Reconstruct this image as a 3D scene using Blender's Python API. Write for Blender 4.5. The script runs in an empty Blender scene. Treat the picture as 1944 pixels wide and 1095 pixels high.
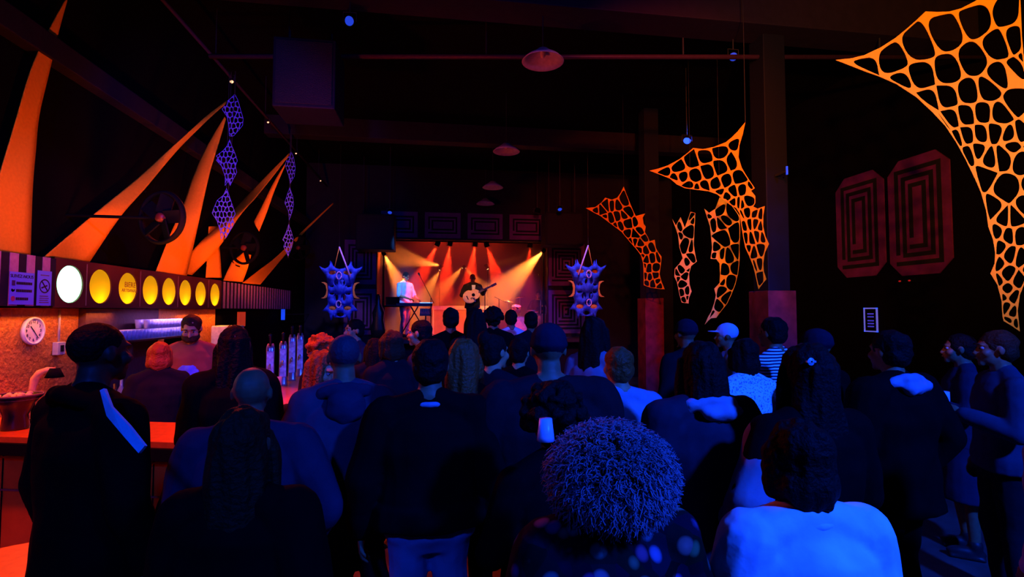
import bpy, math, random
import numpy as np
from mathutils import Vector, Matrix, Euler, noise
from mathutils.geometry import delaunay_2d_cdt
random.seed(7)
C = bpy.context.scene
COL = C.collection
PI = math.pi
# ---------------------------------------------------------------- camera
F = 972.0
CAM = Vector((0, 0, 1.95))
YAW, PITCH = math.radians(-8.3), math.radians(2.5)
cd = bpy.data.cameras.new('camera'); cam = bpy.data.objects.new('camera', cd); COL.objects.link(cam)
cam.location = CAM
cam.rotation_euler = (PI/2 + PITCH, 0, YAW)
cd.sensor_width = 36; cd.lens = F/1944*36; cd.clip_start = 0.05; cd.clip_end = 200
C.camera = cam
FWD = Vector((math.sin(-YAW)*math.cos(PITCH), math.cos(YAW)*math.cos(PITCH), math.sin(PITCH)))
RGT = Vector((math.cos(YAW), math.sin(YAW), 0))
UP = RGT.cross(FWD)
def at(px, py, Z):
    """point of the place seen at photo position px, py at distance Z along the view"""
    return CAM + FWD*Z + RGT*((px-972)/F*Z) + UP*((547.5-py)/F*Z)
def floor_at(px, Z):
    p = at(px, 590, Z); return Vector((p.x, p.y, 0))
# ---------------------------------------------------------------- world, exposure
w = bpy.data.worlds.new('night'); C.world = w; w.use_nodes = True
w.node_tree.nodes['Background'].inputs[0].default_value = (0.002, 0.004, 0.03, 1)
w.node_tree.nodes['Background'].inputs[1].default_value = 0.05
C.view_settings.view_transform = 'Standard'; C.view_settings.look = 'None'
C.view_settings.exposure = 0.0; C.view_settings.gamma = 1.0; C.view_settings.use_curve_mapping = False
C.cycles.volume_bounces = 0; C.cycles.max_bounces = 6; C.cycles.diffuse_bounces = 2
C.cycles.sample_clamp_indirect = 3.0; C.cycles.volume_step_rate = 2.0
# ---------------------------------------------------------------- room lights
def look_rot(p, t):
    return (Vector(t)-Vector(p)).to_track_quat('-Z', 'Y').to_euler()
def area(name, p, t, size, power, col, sy=None, spread=None, rot=None):
    l = bpy.data.lights.new(name, 'AREA'); l.energy = power; l.color = col; l.size = size
    if sy: l.shape = 'RECTANGLE'; l.size_y = sy
    if spread: l.spread = math.radians(spread)
    o = bpy.data.objects.new(name, l); COL.objects.link(o); o.location = p; o.rotation_euler = rot or look_rot(p, t); return o
def spot(name, p, t, ang, power, col, blend=0.3, r=0.04, parent=None):
    l = bpy.data.lights.new(name, 'SPOT'); l.energy = power; l.color = col; l.spot_size = math.radians(ang)
    l.spot_blend = blend; l.shadow_soft_size = r
    o = bpy.data.objects.new(name, l); COL.objects.link(o); o.location = p; o.rotation_euler = look_rot(p, t)
    return o
BLUE = (0.004, 0.055, 1.0)
ORG = (1.0, 0.13, 0.004)
AMB = (1.0, 0.27, 0.02)
# ultraviolet floods hung behind and to the right of the camera
spot('uv_flood', (3.5, -2.2, 5.3), (2.2, 4.0, 0.5), 62, 5200, BLUE, .7, .25)
spot('uv_flood', (-1.0, -2.2, 4.6), (-1.6, 4.0, 1.9), 64, 800, BLUE, .8, .2)
spot('uv_net_spot', (-1.0, 2.0, 3.2), (-2.9, 8.2, 4.1), 40, 500, BLUE, .5, .1)
spot('uv_spot', (5.4, 8.5, 5.3), (2.2, 6.5, 1.2), 70, 500, BLUE, .7, .2)
spot('uv_ceiling_spot', (1.5, 1.5, 4.6), (1.5, 6.2, 6.0), 120, 110, BLUE, .9, .2)
# amber floods, some of them added fills
spot('net_glow_fill', (0.4, -1.6, 3.1), (3.9, 3.3, 3.95), 46, 2300, (1, .3, .02), .9, .1)  # added amber spot standing in for the big net's fluorescent glow
spot('net_glow_fill', (0.9, 0.6, 4.7), (3.5, 8.0, 3.75), 38, 1700, (1, .09, .008), .7, .1)  # added as well, gives the farther nets their glow
for yy in (5.0, 6.2, 7.4, 8.6, 9.8):
    spot('banner_uplight', (-2.2, yy-1.0, 2.15), (-3.3, yy+.5, 3.6), 100, 105, (1, .13, .006), .9, .1)
area('bar_downlight', (-3.4, 4.9, 1.95), (-3.47, 4.9, 0.2), .05, 11, AMB, 2.3, rot=(0, -.35, 0))
area('bar_downlight', (-3.4, 8.35, 1.95), (-3.47, 8.35, 0.2), .05, 10, AMB, 1.5, rot=(0, -.35, 0))
area('cup_fill', (-3.2, 7.15, 1.955), (-3.3, 7.15, 1.2), .05, 12, (.42, .22, 1.0), 1.5, rot=(0, 0, 0))  # added violet strip that brightens the cups
spot('poster_fill', (1.6, 1.2, 5.0), (-3.4, 5.6, 1.95), 26, 900, (.03, .05, 1), .6, .1)  # added blue spot brightening the posters, clock and cups
spot('counter_flood', (-2.3, 6.6, 3.4), (-1.75, 4.0, 1.1), 80, 260, (1, .06, .003), .5, .15)
spot('front_flood', (-2.3, 2.75, 5.2), (-2.3, 3.75, .6), 56, 1000, (1, .05, .002), .6, .1)
spot('floor_flood', (-.9, 4.9, 4.8), (-.6, 4.3, 0), 44, 650, (1, .055, .004), .6, .1)
spot('dish_fill', (-2.6, 4.6, 2.3), (1.25, 8.6, 4.9), 74, 330, (1, .05, .03), .8, .1)  # added red spot that reddens the pendant dishes
spot('fill_flood', (-2.7, 4.6, 3.9), (1.0, 9.0, 0.4), 70, 30, (1, .07, .02), .8, .3)
# ---------------------------------------------------------------- materials
MATS = {}
def mat(name, col, rough=0.7, var=0.15, bump=0.0, scale=20.0, metal=0.0, emit=None, es=1.0, sheen=0.0, spec=0.3):
    if name in MATS: return MATS[name]
    m = bpy.data.materials.new(name); m.use_nodes = True; nt = m.node_tree; b = nt.nodes['Principled BSDF']
    col = tuple(col)
    tc = nt.nodes.new('ShaderNodeTexCoord'); nz = nt.nodes.new('ShaderNodeTexNoise'); nz.inputs['Scale'].default_value = scale
    nz.inputs['Detail'].default_value = 4
    nt.links.new(tc.outputs['Object'], nz.inputs['Vector'])
    rp = nt.nodes.new('ShaderNodeValToRGB')
    rp.color_ramp.elements[0].position = .3; rp.color_ramp.elements[1].position = .7
    rp.color_ramp.elements[0].color = tuple(c*(1-var) for c in col)+(1,)
    rp.color_ramp.elements[1].color = tuple(min(1, c*(1+var)) for c in col)+(1,)
    nt.links.new(nz.outputs['Fac'], rp.inputs[0]); nt.links.new(rp.outputs[0], b.inputs['Base Color'])
    b.inputs['Roughness'].default_value = rough; b.inputs['Metallic'].default_value = metal
    b.inputs['Specular IOR Level'].default_value = spec
    if sheen: b.inputs['Sheen Weight'].default_value = sheen
    if bump:
        bp = nt.nodes.new('ShaderNodeBump'); bp.inputs['Strength'].default_value = bump; bp.inputs['Distance'].default_value = .02
        nt.links.new(nz.outputs['Fac'], bp.inputs['Height']); nt.links.new(bp.outputs[0], b.inputs['Normal'])
    if emit:
        b.inputs['Emission Color'].default_value = tuple(emit)+(1,); b.inputs['Emission Strength'].default_value = es
    MATS[name] = m; return m
def cloth(name, col, **k):
    k.setdefault('rough', .9); k.setdefault('bump', .35); k.setdefault('scale', 9); k.setdefault('spec', .03)
    return mat(name, col, **k)
BLK = mat('black_paint', (.004, .004, .004), .85, bump=.2, scale=6, spec=.05)
BLKG = mat('black_gloss', (.008, .008, .01), .25, spec=.5)
METAL = mat('steel', (.5, .5, .52), .3, metal=1)
DMETAL = mat('dark_metal', (.05, .05, .055), .45, metal=.6)
SKIN_L = mat('skin_light', (.55, .25, .1), .55, scale=30)
SKIN_M = mat('skin_tan', (.3, .12, .05), .55, scale=30)
SKIN_D = mat('skin_dark', (.1, .035, .018), .5, scale=30)
HAIR_B = mat('hair_black', (.006, .004, .003), .7, bump=.6, scale=60, spec=.1)
HAIR_BR = mat('hair_brown', (.05, .018, .006), .65, bump=.6, scale=60, spec=.1)
HAIR_R = mat('hair_auburn', (.3, .05, .004), .6, bump=.6, scale=60)
EYEW = mat('eye_white', (.35, .33, .3), .3)
SHOE = mat('shoe_leather', (.02, .018, .016), .5)
# ---------------------------------------------------------------- geometry helpers
class G:
    def __init__(s): s.v = []; s.f = []
    def add(s, v, f):
        n = len(s.v); s.v += [Vector(a) for a in v]; s.f += [tuple(i+n for i in q) for q in f]; return s
    def rings(s, R, close=True):
        n = len(R[0]); v = [p for r in R for p in r]; f = []
        for i in range(len(R)-1):
            for j in range(n):
                k = (j+1) % n; f.append((i*n+j, i*n+k, (i+1)*n+k, (i+1)*n+j))
        if close:
            f.append(tuple(reversed(range(n)))); f.append(tuple((len(R)-1)*n+j for j in range(n)))
        return s.add(v, f)
    def cap(s, a, ra, b, rb, n=12):
        a = Vector(a); b = Vector(b); d = b-a
        if d.length < 1e-6: return s.ell(a, (ra,)*3)
        d.normalize(); q = d.orthogonal().normalized(); t = d.cross(q); R = []
        def ring(c, r): return [c+(q*math.cos(2*PI*j/n)+t*math.sin(2*PI*j/n))*r for j in range(n)]
        for k in (-80, -50, -22): R.append(ring(a+d*ra*math.sin(math.radians(k)), ra*math.cos(math.radians(k))))
        R.append(ring(a, ra)); R.append(ring(b, rb))
        for k in (22, 50, 80): R.append(ring(b+d*rb*math.sin(math.radians(k)), rb*math.cos(math.radians(k))))
        return s.rings(R)
    def tube(s, P, r, n=8):
        P = [Vector(p) for p in P]; R = []; q = None
        for i, p in enumerate(P):
            d = (P[min(i+1, len(P)-1)]-P[max(i-1, 0)]).normalized()
            q = (q - d*q.dot(d)).normalized() if q else d.orthogonal().normalized()
            t = d.cross(q); rr = r[i] if isinstance(r, (list, tuple)) else r
            R.append([p+(q*math.cos(2*PI*j/n)+t*math.sin(2*PI*j/n))*rr for j in range(n)])
        return s.rings(R)
    def ell(s, c, r, M=None, n=14, m=9):
        c = Vector(c); R = []
        for i in range(m):
            a = -PI/2+PI*(i+.35)/(m-.3)
            ring = []
            for j in range(n):
                p = Vector((r[0]*math.cos(a)*math.cos(2*PI*j/n), r[1]*math.cos(a)*math.sin(2*PI*j/n), r[2]*math.sin(a)))
                ring.append(c+(M @ p if M else p))
            R.append(ring)
        return s.rings(R)
    def loft(s, S, n=20, pw=2.3):
        R = []
        for q in S:
            z, a, b = q[:3]; yo = q[3] if len(q) > 3 else 0; xo = q[4] if len(q) > 4 else 0
            ring = []
            for j in range(n):
                t = 2*PI*j/n; ct, st = math.cos(t), math.sin(t)
                ring.append(Vector((xo+a*math.copysign(abs(ct)**(2/pw), ct), yo+b*math.copysign(abs(st)**(2/pw), st), z)))
            R.append(ring)
        return s.rings(R)
    def box(s, lo, hi, M=None):
        x0, y0, z0 = lo; x1, y1, z1 = hi
        v = [Vector(p) for p in ((x0,y0,z0),(x1,y0,z0),(x1,y1,z0),(x0,y1,z0),(x0,y0,z1),(x1,y0,z1),(x1,y1,z1),(x0,y1,z1))]
        if M: v = [M @ p for p in v]
        return s.add(v, [(0,3,2,1),(4,5,6,7),(0,1,5,4),(1,2,6,5),(2,3,7,6),(3,0,4,7)])
    def lathe(s, prof, n=24, c=(0,0,0), M=None, hollow=False):
        c = Vector(c); R = []
        for r, z in prof:
            ring = []
            for j in range(n):
                p = Vector((r*math.cos(2*PI*j/n), r*math.sin(2*PI*j/n), z)); ring.append(c+(M @ p if M else p))
            R.append(ring)
        if hollow: R.append(R[0])
        return s.rings(R, not hollow)
    def prism(s, poly, d0, d1, M=None):
        """flat outline in x,z pushed from y=d0 to y=d1"""
        n = len(poly); v = [Vector((p[0], d0, p[1])) for p in poly]+[Vector((p[0], d1, p[1])) for p in poly]
        if M: v = [M @ p for p in v]
        return s.add(v, [tuple(range(n)), tuple(reversed(range(n, 2*n)))]+[(i, i+n, (i+1) % n+n, (i+1) % n) for i in range(n)])
    def mesh(s, name, recalc=True):
        me = bpy.data.meshes.new(name); me.from_pydata([tuple(p) for p in s.v], [], s.f); me.update()
        if recalc:
            import bmesh
            bm = bmesh.new(); bm.from_mesh(me); bmesh.ops.recalc_face_normals(bm, faces=bm.faces); bm.to_mesh(me); bm.free()
        return me
def link(name, me, m, parent=None, smooth=False):
    o = bpy.data.objects.new(name, me); COL.objects.link(o)
    if m and not me.materials: me.materials.append(m)
    if parent: o.parent = parent
    if smooth: me.shade_smooth()
    return o
def obj(name, g, m, parent=None, smooth=False, bevel=0):
    o = link(name, g.mesh(name), m, parent, smooth)
    if bevel:
        b = o.modifiers.new('b', 'BEVEL'); b.width = bevel; b.segments = 2; b.limit_method = 'ANGLE'
    return o
def fuse(name, g, m, parent=None, vox=.01, sm=3, wob=0.0, ws=9.0, seed=0):
    """merge the shapes of g into one continuous skin"""
    me = g.mesh(name); t = bpy.data.objects.new('t', me); COL.objects.link(t)
    r = t.modifiers.new('r', 'REMESH'); r.mode = 'VOXEL'; r.voxel_size = vox
    s_ = t.modifiers.new('s', 'SMOOTH'); s_.factor = .5; s_.iterations = sm
    dg = bpy.context.evaluated_depsgraph_get(); dg.update()
    out = bpy.data.meshes.new_from_object(t.evaluated_get(dg)); bpy.data.objects.remove(t); bpy.data.meshes.remove(me)
    out.name = name
    if wob:
        wsv = Vector(ws) if isinstance(ws, tuple) else Vector((ws, ws, ws))
        n = len(out.vertices); co = np.empty(n*3); out.vertices.foreach_get('co', co); no = np.empty(n*3); out.vertices.foreach_get('normal', no)
        co = co.reshape(-1, 3); no = no.reshape(-1, 3)
        of = Vector((seed*3.1, seed*1.7, 0))
        d = np.array([noise.noise(Vector(c)*wsv+of) for c in co]); co += no*(d*wob)[:, None]
        out.vertices.foreach_set('co', co.ravel()); out.update()
    return link(name, out, m, parent, True)
def tag(o, label, cat, group=None, kind=None):
    if label: o['label'] = label
    if cat: o['category'] = cat
    if group: o['group'] = group
    if kind: o['kind'] = kind
    return o
def thing(name, loc, label, cat, group=None, rz=0):
    o = bpy.data.objects.new(name, None); COL.objects.link(o); o.location = loc; o.rotation_euler = (0, 0, rz); o.empty_display_size = .1
    return tag(o, label, cat, group)
def struct(name, g, m):
    o = obj(name, g, m); o['kind'] = 'structure'; return o
def dup(root, loc, rz=0, label=None):
    r = root.copy(); COL.objects.link(r); r.location = loc; r.rotation_euler = (0, 0, rz)
    if label: r['label'] = label
    for ch in list(root.children):
        c = ch.copy(); COL.objects.link(c); c.parent = r
        for g_ in ch.children:
            d = g_.copy(); COL.objects.link(d); d.parent = c
    return r
# ================================================================ SETTING
WALL = mat('wall_black', (.0035, .002, .003), .9, bump=.3, scale=3, spec=.04)
FLOOR = mat('floor_dark', (.07, .055, .05), .55, bump=.1, scale=3, var=.4, spec=.2)
PLASTER = mat('plaster_warm', (.7, .2, .02), .55, var=.18, bump=.9, scale=28, spec=.6)
XL, XR = -3.55, 7.0
struct('floor', G().box((XL-.2, -3, -.1), (XR+.2, 18, 0)), FLOOR)
struct('ceiling', G().box((XL-.2, -3, 6.0), (XR+.2, 18, 6.1)), WALL)
struct('wall_left', G().box((XL-.2, -3, 0), (XL, 18, 6)), WALL)
struct('wall_right', G().box((XR, -3, 0), (XR+.2, 18, 6)), WALL)
struct('wall_rear', G().box((XL, -3.2, 0), (XR, -3, 6)), WALL)
OX0, OX1, OZ = -1.66, 3.16, 3.95      # stage opening
SWM = mat('stage_wall', (.013, .007, .012), .8, bump=.2, scale=5)
for nm, lo, hi in (('wall_stage_left', (XL, 14.5, 0), (OX0, 14.7, 6)), ('wall_stage_right', (OX1, 14.5, 0), (XR, 14.7, 6)), ('wall_stage_top', (OX0, 14.5, OZ), (OX1, 14.7, 6)), ('wall_stage_front', (OX0, 14.5, 0), (OX1, 14.7, 1.1))): struct(nm, G().box(lo, hi), SWM)
BKM = mat('backdrop_cloth', (.13, .05, .03), .9, bump=.3, scale=2.5)
for nm, lo, hi in (('wall_back', (OX0-.1, 17.6, 0), (OX1+.9, 17.7, 5)), ('wall_wing_left', (OX0-.2, 14.7, 0), (OX0-.1, 17.7, 5)), ('wall_wing_right', (OX1+.9, 14.7, 0), (OX1+1.0, 17.7, 5))): struct(nm, G().box(lo, hi), BKM)
struct('trim_1', G().box((OX0-.1, 13.6, 1.1), (OX1+.9, 17.6, 1.2)), mat('stage_boards', (.06, .04, .03), .6))
# beams
BEAM = mat('beam_paint', (.012, .006, .016), .7, bump=.3, scale=8)
def setting_beam(name, g, label):
    o = obj(name, g, BEAM, bevel=.01); tag(o, label, 'beam'); o['kind'] = 'structure'; return o
setting_beam('beam', G().box((XL, 2, 4.2), (XL+.14, 14.5, 4.42)), 'long dark beam running along the left wall above the bar')
setting_beam('beam', G().box((XL, 5.6, 5.45), (XR, 6.05, 6.0)), 'wide dark ceiling beam crossing the whole room')
setting_beam('beam', G().box((XL, 11.0, 5.6), (XR, 11.3, 6.0)), 'dark ceiling beam crossing the room nearer the stage')
# pillars on the right
BRK = mat('pillar_cladding', (.17, .018, .03), .8, bump=.5, scale=5, var=.5)
for yy, lb in ((5.95, 'dark square pillar with a reddish clad lower part, nearest on the right'), (9.7, 'dark square pillar with a reddish clad lower part, second along the right side')):
    t = thing('pillar', (4.2, yy, 0), lb, 'pillar', 'pillars along the right side of the room')
    obj('shaft', G().box((-.15, -.15, 0), (.15, .15, 5.995)), mat('pillar_paint', (.0012, .002, .009), .7, bump=.2, scale=4), t, bevel=.01)
    obj('cladding', G().box((-.19, -.2, 0), (.19, .2, 2.2)), BRK, t, bevel=.008)
# pipes with lamps
t = thing('lighting_pipe', (-2.95, 2, 5.3), 'thin long pipe under the ceiling running towards the stage above the bar', 'pipe')
obj('pipe', G().tube([(0, 0, 0), (0, 12.2, 0)], .022, 10), mat('pipe_paint', (.035, .012, .03), .5), t, True)
for k in range(6): obj('hanger', G().tube([(0, 1.2+2*k, 0), (0, 1.2+2*k, .7)], .008, 6), DMETAL, t)
t = thing('lighting_pipe', (-2.9, 6.9, 5.2), 'horizontal pipe crossing the room below the ceiling beam', 'pipe')
obj('pipe', G().tube([(0, 0, 0), (9.8, -1.4, 0)], .03, 10), mat('pipe_paint', (.035, .012, .03), .5), t, True)
for k in range(4): obj('hanger', G().tube([(1+2.5*k, -.143*(1+2.5*k), 0), (1+2.5*k, -.143*(1+2.5*k), .78)], .01, 6), DMETAL, t)
# pendant dish lamps
DISH = mat('enamel_dish', (.55, .5, .5), .4, spec=.5)
base = None
for k, (x, y) in enumerate(((1.22, 5.83), (1.25, 9.3), (1.3, 12.1), (1.3, 14.0))):
    lb = 'round enamel dish pendant under the ceiling, ' + ('nearest and largest of the row', 'second of the row from the camera', 'third of the row from the camera', 'farthest and smallest, above the stage front')[k]
    y = min(y, 14.1)
    if base is None:
        base = thing('pendant_lamp', (x, y, 4.9), lb, 'lamp', 'dish pendants along the middle of the ceiling')
        g = G().lathe([(.03, .16), (.06, .15), (.12, .1), (.2, .05), (.25, 0), (.245, -.004), (.19, .04), (.11, .09), (.03, .13)], 32)
        obj('lamp_shade', g, DISH, base, True)
        obj('cord', G().tube([(0, 0, .15), (0, 0, 1.1)], .008, 8), DMETAL, base)
        obj('bulb', G().ell((0, 0, .09), (.035, .035, .05)), mat('bulb_glass', (.6, .55, .5), .15), base, True)
    else: dup(base, (x, y, 4.9), 0, lb)
# ================================================================ LEFT WALL: SIGN BOX
def wy(px):  # y on the left wall seen at photo column px
    a = math.atan((px-972)/F)-math.radians(8.3)*-1*1
    return abs(XL)/math.tan(-(math.atan((px-972)/F)+math.radians(8.3)))
SBX = XL+.22       # front face of the sign box
def sy(px): return abs(SBX)/math.tan(-(math.atan((px-972)/F)+math.radians(8.3)))
y_a, y_b, y_c = sy(104), sy(421), 12.4
# striped fascia before and after the lit box
STR_D = mat('stripe_black', (.012, .01, .014), .8); STR_P = mat('stripe_mauve', (.42, .22, .3), .8, bump=.2)
def fascia(y0, y1, step, label):
    t = thing('striped_fascia', (SBX-.1, y0, 1.99), label, 'fascia', 'striped fascia boards over the bar')
    obj('board', G().box((-.11, 0, 0), (.1, y1-y0, .42)), STR_D, t)
    g = G(); y = .05
    while y+step*.5 < y1-y0: g.box((.1, y, 0.0), (.104, y+step*.5, .42)); y += step
    obj('stripes', g, STR_P, t)
fascia(3.3, y_a, .17, 'black board with mauve stripes left of the lit disks')
fascia(y_b, y_c, .15, 'black board with mauve stripes right of the lit disks towards the stage')
t = thing('disk_light_box', (XL+.004, y_a, 1.98), 'long dark box on the left wall holding eight lit disks over the bar', 'light box')
pxs = [135, 193, 245, 288, 323, 354, 383, 410]
ys = [sy(p) for p in pxs]; R0 = .172
BOXM = mat('light_box_paint', (.1, .018, .008), .6, bump=.2, scale=6)
g = G(); L = y_b-y_a
g.box((0, 0, 0), (.2, L, .012)); g.box((0, 0, .43), (.2, L, .442)); g.box((0, 0, 0), (.012, L, .442)); g.box((0, 0, 0), (.2, .012, .442)); g.box((0, L-.012, 0), (.2, L, .442))
mids = [(ys[i]+ys[i+1])/2-y_a for i in range(7)]
for m_ in mids: g.box((0, m_-.008, 0), (.2, m_+.008, .442))
obj('case', g, BOXM, t)
# front panel with round holes, through a triangulated outline
def fill_holes(outline, holes, keep=None):
    V = [Vector(p) for p in outline]; E = [(i, (i+1) % len(outline)) for i in range(len(outline))]
    for h in holes:
        n = len(V); V += [Vector(p) for p in h]; E += [(n+i, n+(i+1) % len(h)) for i in range(len(h))]
    v, e, f, *_ = delaunay_2d_cdt(V, E, [], 0, 1e-7)
    def inside(p, poly):
        r = False; n = len(poly); x, y = p
        for i in range(n):
            x0, y0 = poly[i]; x1, y1 = poly[(i+1) % n]
            if (y0 > y) != (y1 > y) and x < (x1-x0)*(y-y0)/(y1-y0)+x0: r = not r
        return r
    out = []
    for q in f:
        c = sum((v[i] for i in q), Vector((0, 0)))/len(q)
        if inside(c, outline) and not any(inside(c, h) for h in holes): out.append(tuple(q))
    return v, out
circ = [[(y-y_a+R0*math.cos(2*PI*k/40), .215+R0*math.sin(2*PI*k/40)) for k in range(40)] for y in ys]
v2, f2 = fill_holes([(0, 0), (L, 0), (L, .442), (0, .442)], circ)
g = G().add([(.2, p[0], p[1]) for p in v2], f2)
o = link('front_panel', g.mesh('front_panel'), BOXM, t); s_ = o.modifiers.new('s', 'SOLIDIFY'); s_.thickness = .012; s_.offset = 0
g = G()
for m_ in mids[::2]: g.box((.204, m_-.004, .02), (.21, m_+.004, .42))
obj('joint_strip', g, mat('joint', (.3, .12, .08), .4), t)
def lit_disk(name, col, es):
    m = bpy.data.materials.new(name); m.use_nodes = True; nt = m.node_tree; b = nt.nodes['Principled BSDF']
    nz = nt.nodes.new('ShaderNodeTexNoise'); nz.inputs['Scale'].default_value = 30
    mx = nt.nodes.new('ShaderNodeMixRGB'); mx.inputs[1].default_value = col+(1,); mx.inputs[2].default_value = tuple(c*.9 for c in col)+(1,)
    nt.links.new(nz.outputs['Fac'], mx.inputs[0]); nt.links.new(mx.outputs[0], b.inputs['Base Color'])
    b.inputs['Roughness'].default_value = .5; b.inputs['Transmission Weight'].default_value = 0
    tr = nt.nodes.new('ShaderNodeBsdfTranslucent'); nt.links.new(mx.outputs[0], tr.inputs[0])
    em = nt.nodes.new('ShaderNodeEmission'); em.inputs[0].default_value = col+(1,); em.inputs[1].default_value = es
    ms = nt.nodes.new('ShaderNodeAddShader'); nt.links.new(tr.outputs[0], ms.inputs[0]); nt.links.new(em.outputs[0], ms.inputs[1])
    nt.links.new(ms.outputs[0], nt.nodes['Material Output'].inputs[0]); return m
DY = lit_disk('disk_amber', (1.0, .5, .008), .36); DG = lit_disk('disk_green', (.3, 1.0, .55), 4.5)
for k, y in enumerate(ys):
    g = G().lathe([(R0-.003, .004), (R0*.85, .014), (R0*.55, .024), (R0*.2, .028)], 40, (.19, y-y_a, .215), Matrix.Rotation(PI/2, 3, 'Y'))
    del g.f[-2]
    o = obj('disk', g, DG if k == 0 else DY, t, True)
    o['label'] = 'glowing green-white disk' if k == 0 else 'glowing amber disk'
    l = bpy.data.lights.new('disk_bulb', 'POINT'); l.energy = 1.3 if k else 2; l.color = (1, .62, .12) if k else (.5, 1, .7); l.shadow_soft_size = .03
    lo = bpy.data.objects.new('disk_bulb', l); COL.objects.link(lo); lo.location = (XL+.11, y, 1.98+.1)
def text(name, s, size, loc, rot, m, parent=None, ext=.001, align='CENTER'):
    c = bpy.data.curves.new(name, 'FONT'); c.body = s; c.size = size; c.extrude = ext; c.align_x = align; c.align_y = 'CENTER'
    t_ = bpy.data.objects.new('t', c); COL.objects.link(t_); dg = bpy.context.evaluated_depsgraph_get(); dg.update()
    me = bpy.data.meshes.new_from_object(t_.evaluated_get(dg)); bpy.data.objects.remove(t_)
    o = link(name, me, m, parent); o.location = loc; o.rotation_euler = rot; return o
INK = mat('ink', (.02, .01, .01), .7)
RW = (PI/2, 0, PI/2)      # writing on a face looking to +x
text('lettering', 'BIERE', .085, (.222, ys[2]-y_a, .25), RW, mat('disk_ink', (.35, .08, .01), .7), t)
text('lettering', 'ARTISANALE', .052, (.222, ys[2]-y_a, .19), RW, mat('disk_ink', (.35, .08, .01), .7), t)
# posters on the striped fascia
PAPER = mat('poster_paper', (.16, .24, 1), .8, scale=4)  # white paper, the blue light is put into its base colour
def poster(px0, px1, z0, z1, label):
    y0, y1 = sy(px0), sy(px1); t = thing('poster', (SBX+.012, y0, z0), label, 'poster', None)
    obj('sheet', G().box((0, 0, 0), (.003, y1-y0, z1-z0)), PAPER, t); return t, y1-y0, z1-z0
t, W_, H_ = poster(13, 60, 2.0, 2.26, 'white paper notice with icons and text rows on the striped board')
text('lettering', 'SUIVEZ-NOUS !', .037, (.0045, W_*.52, H_*.87), RW, INK, t)
for k, z in enumerate((.66, .43, .18)):
    g = G()
    if k == 0: g.box((.003, W_*.08, H_*z-.02), (.006, W_*.2, H_*z+.02))
    elif k == 1: g.prism([(-.02, 0), (-.005, -.014), (.015, -.005), (.02, .015), (.004, .006), (-.012, .016)], 0, .003, Matrix.Translation((.003, W_*.14, H_*z)) @ Matrix.Rotation(PI/2, 4, 'Z'))
    else: g.lathe([(.02, 0), (.02, .003)], 20, (.003, W_*.14, H_*z), Matrix.Rotation(PI/2, 3, 'Y'))
    obj('icon', g, mat('icon_%d' % k, ((.06, .02, .1), (.05, .03, .12), (.4, .05, .12))[k], .7), t)
    g = G(); y = W_*.26
    while y < W_*(.86-.1*(k == 2)): g.box((.003, y, H_*z-.011), (.005, y+.014, H_*z+.011)); y += .018
    obj('text_row', g, INK, t)
t, W_, H_ = poster(66, 93, 1.995, 2.29, 'white no smoking sign on the striped board beside the green disk')
g = G()
c = Vector((.004, W_*.5, H_*.56)); N = 32
for i in range(N):
    a0, a1 = 2*PI*i/N, 2*PI*(i+1)/N
    q = [(.06, a0), (.06, a1), (.049, a1), (.049, a0)]
    g.add([c+Vector((.001, r*math.cos(a), r*math.sin(a)*1.0)) for r, a in q], [(0, 1, 2, 3)])
obj('prohibition_ring', g, INK, t)
obj('slash', G().box((0, -.056, -.005), (.002, .056, .005), Matrix.Translation(c) @ Matrix.Rotation(math.radians(-50), 4, 'X')), INK, t)
obj('cigarette', G().box((0, -.038, -.006), (.0015, .03, .006), Matrix.Translation(c+Vector((0, 0, -.004))) @ Matrix.Rotation(math.radians(20), 4, 'X')), INK, t)
g = G()
for k in range(4): g.box((.003, W_*.18, H_*(.08+.06*k)), (.005, W_*(.82-.05*(k % 2)), H_*(.08+.06*k)+.007))
g.box((.003, W_*.2, H_*.86), (.005, W_*.8, H_*.885))
obj('text_row', g, mat('ink_soft', (.15, .1, .12), .7), t)
# plaster wall under the sign, recess, shelf
g = G().box((XL, 3.3, 0), (XL+.03, y_b+.25, 1.975)); o = obj('plaster_panel', g, PLASTER); tag(o, 'rough warm plaster panel on the wall behind the bar', 'wall panel'); o['kind'] = 'structure'
o = obj('recess_panel', G().box((XL+.03, sy(190), .9), (XL+.1, sy(322), 1.975)), mat('recess_paint', (.1, .03, .03), .7, bump=.3), bevel=.004); tag(o, 'dark red panel behind the cup shelf under the amber disks', 'wall panel')
# clock
cy_ = wy(53)
t = thing('wall_clock', (XL+.032, cy_, 1.95-.175), 'round white wall clock on the orange plaster under the notices', 'clock')
RM = Matrix.Rotation(PI/2, 3, 'Y')
obj('case', G().lathe([(.12, 0), (.125, .02), (.12, .035), (.105, .036), (.104, .02)], 40, (0, 0, 0), RM), mat('clock_rim', (.8, .75, .72), .3), t, True)
obj('dial', G().lathe([(.105, .018), (.105, .022)], 40, (0, 0, 0), RM), mat('clock_dial', (.8, .62, .66), .5), t)
for k in range(12):
    a = 2*PI*k/12
    text('numeral', str(k or 12), .036, (.0235, .08*math.sin(a), .08*math.cos(a)), RW, INK, t)
for ln, wd, ang in ((.055, .004, 318), (.085, .003, 140)):
    obj('hand', G().box((.024, -wd, -.01), (.026, wd, ln), Matrix.Rotation(-math.radians(ang), 4, 'X')), INK, t)
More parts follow.
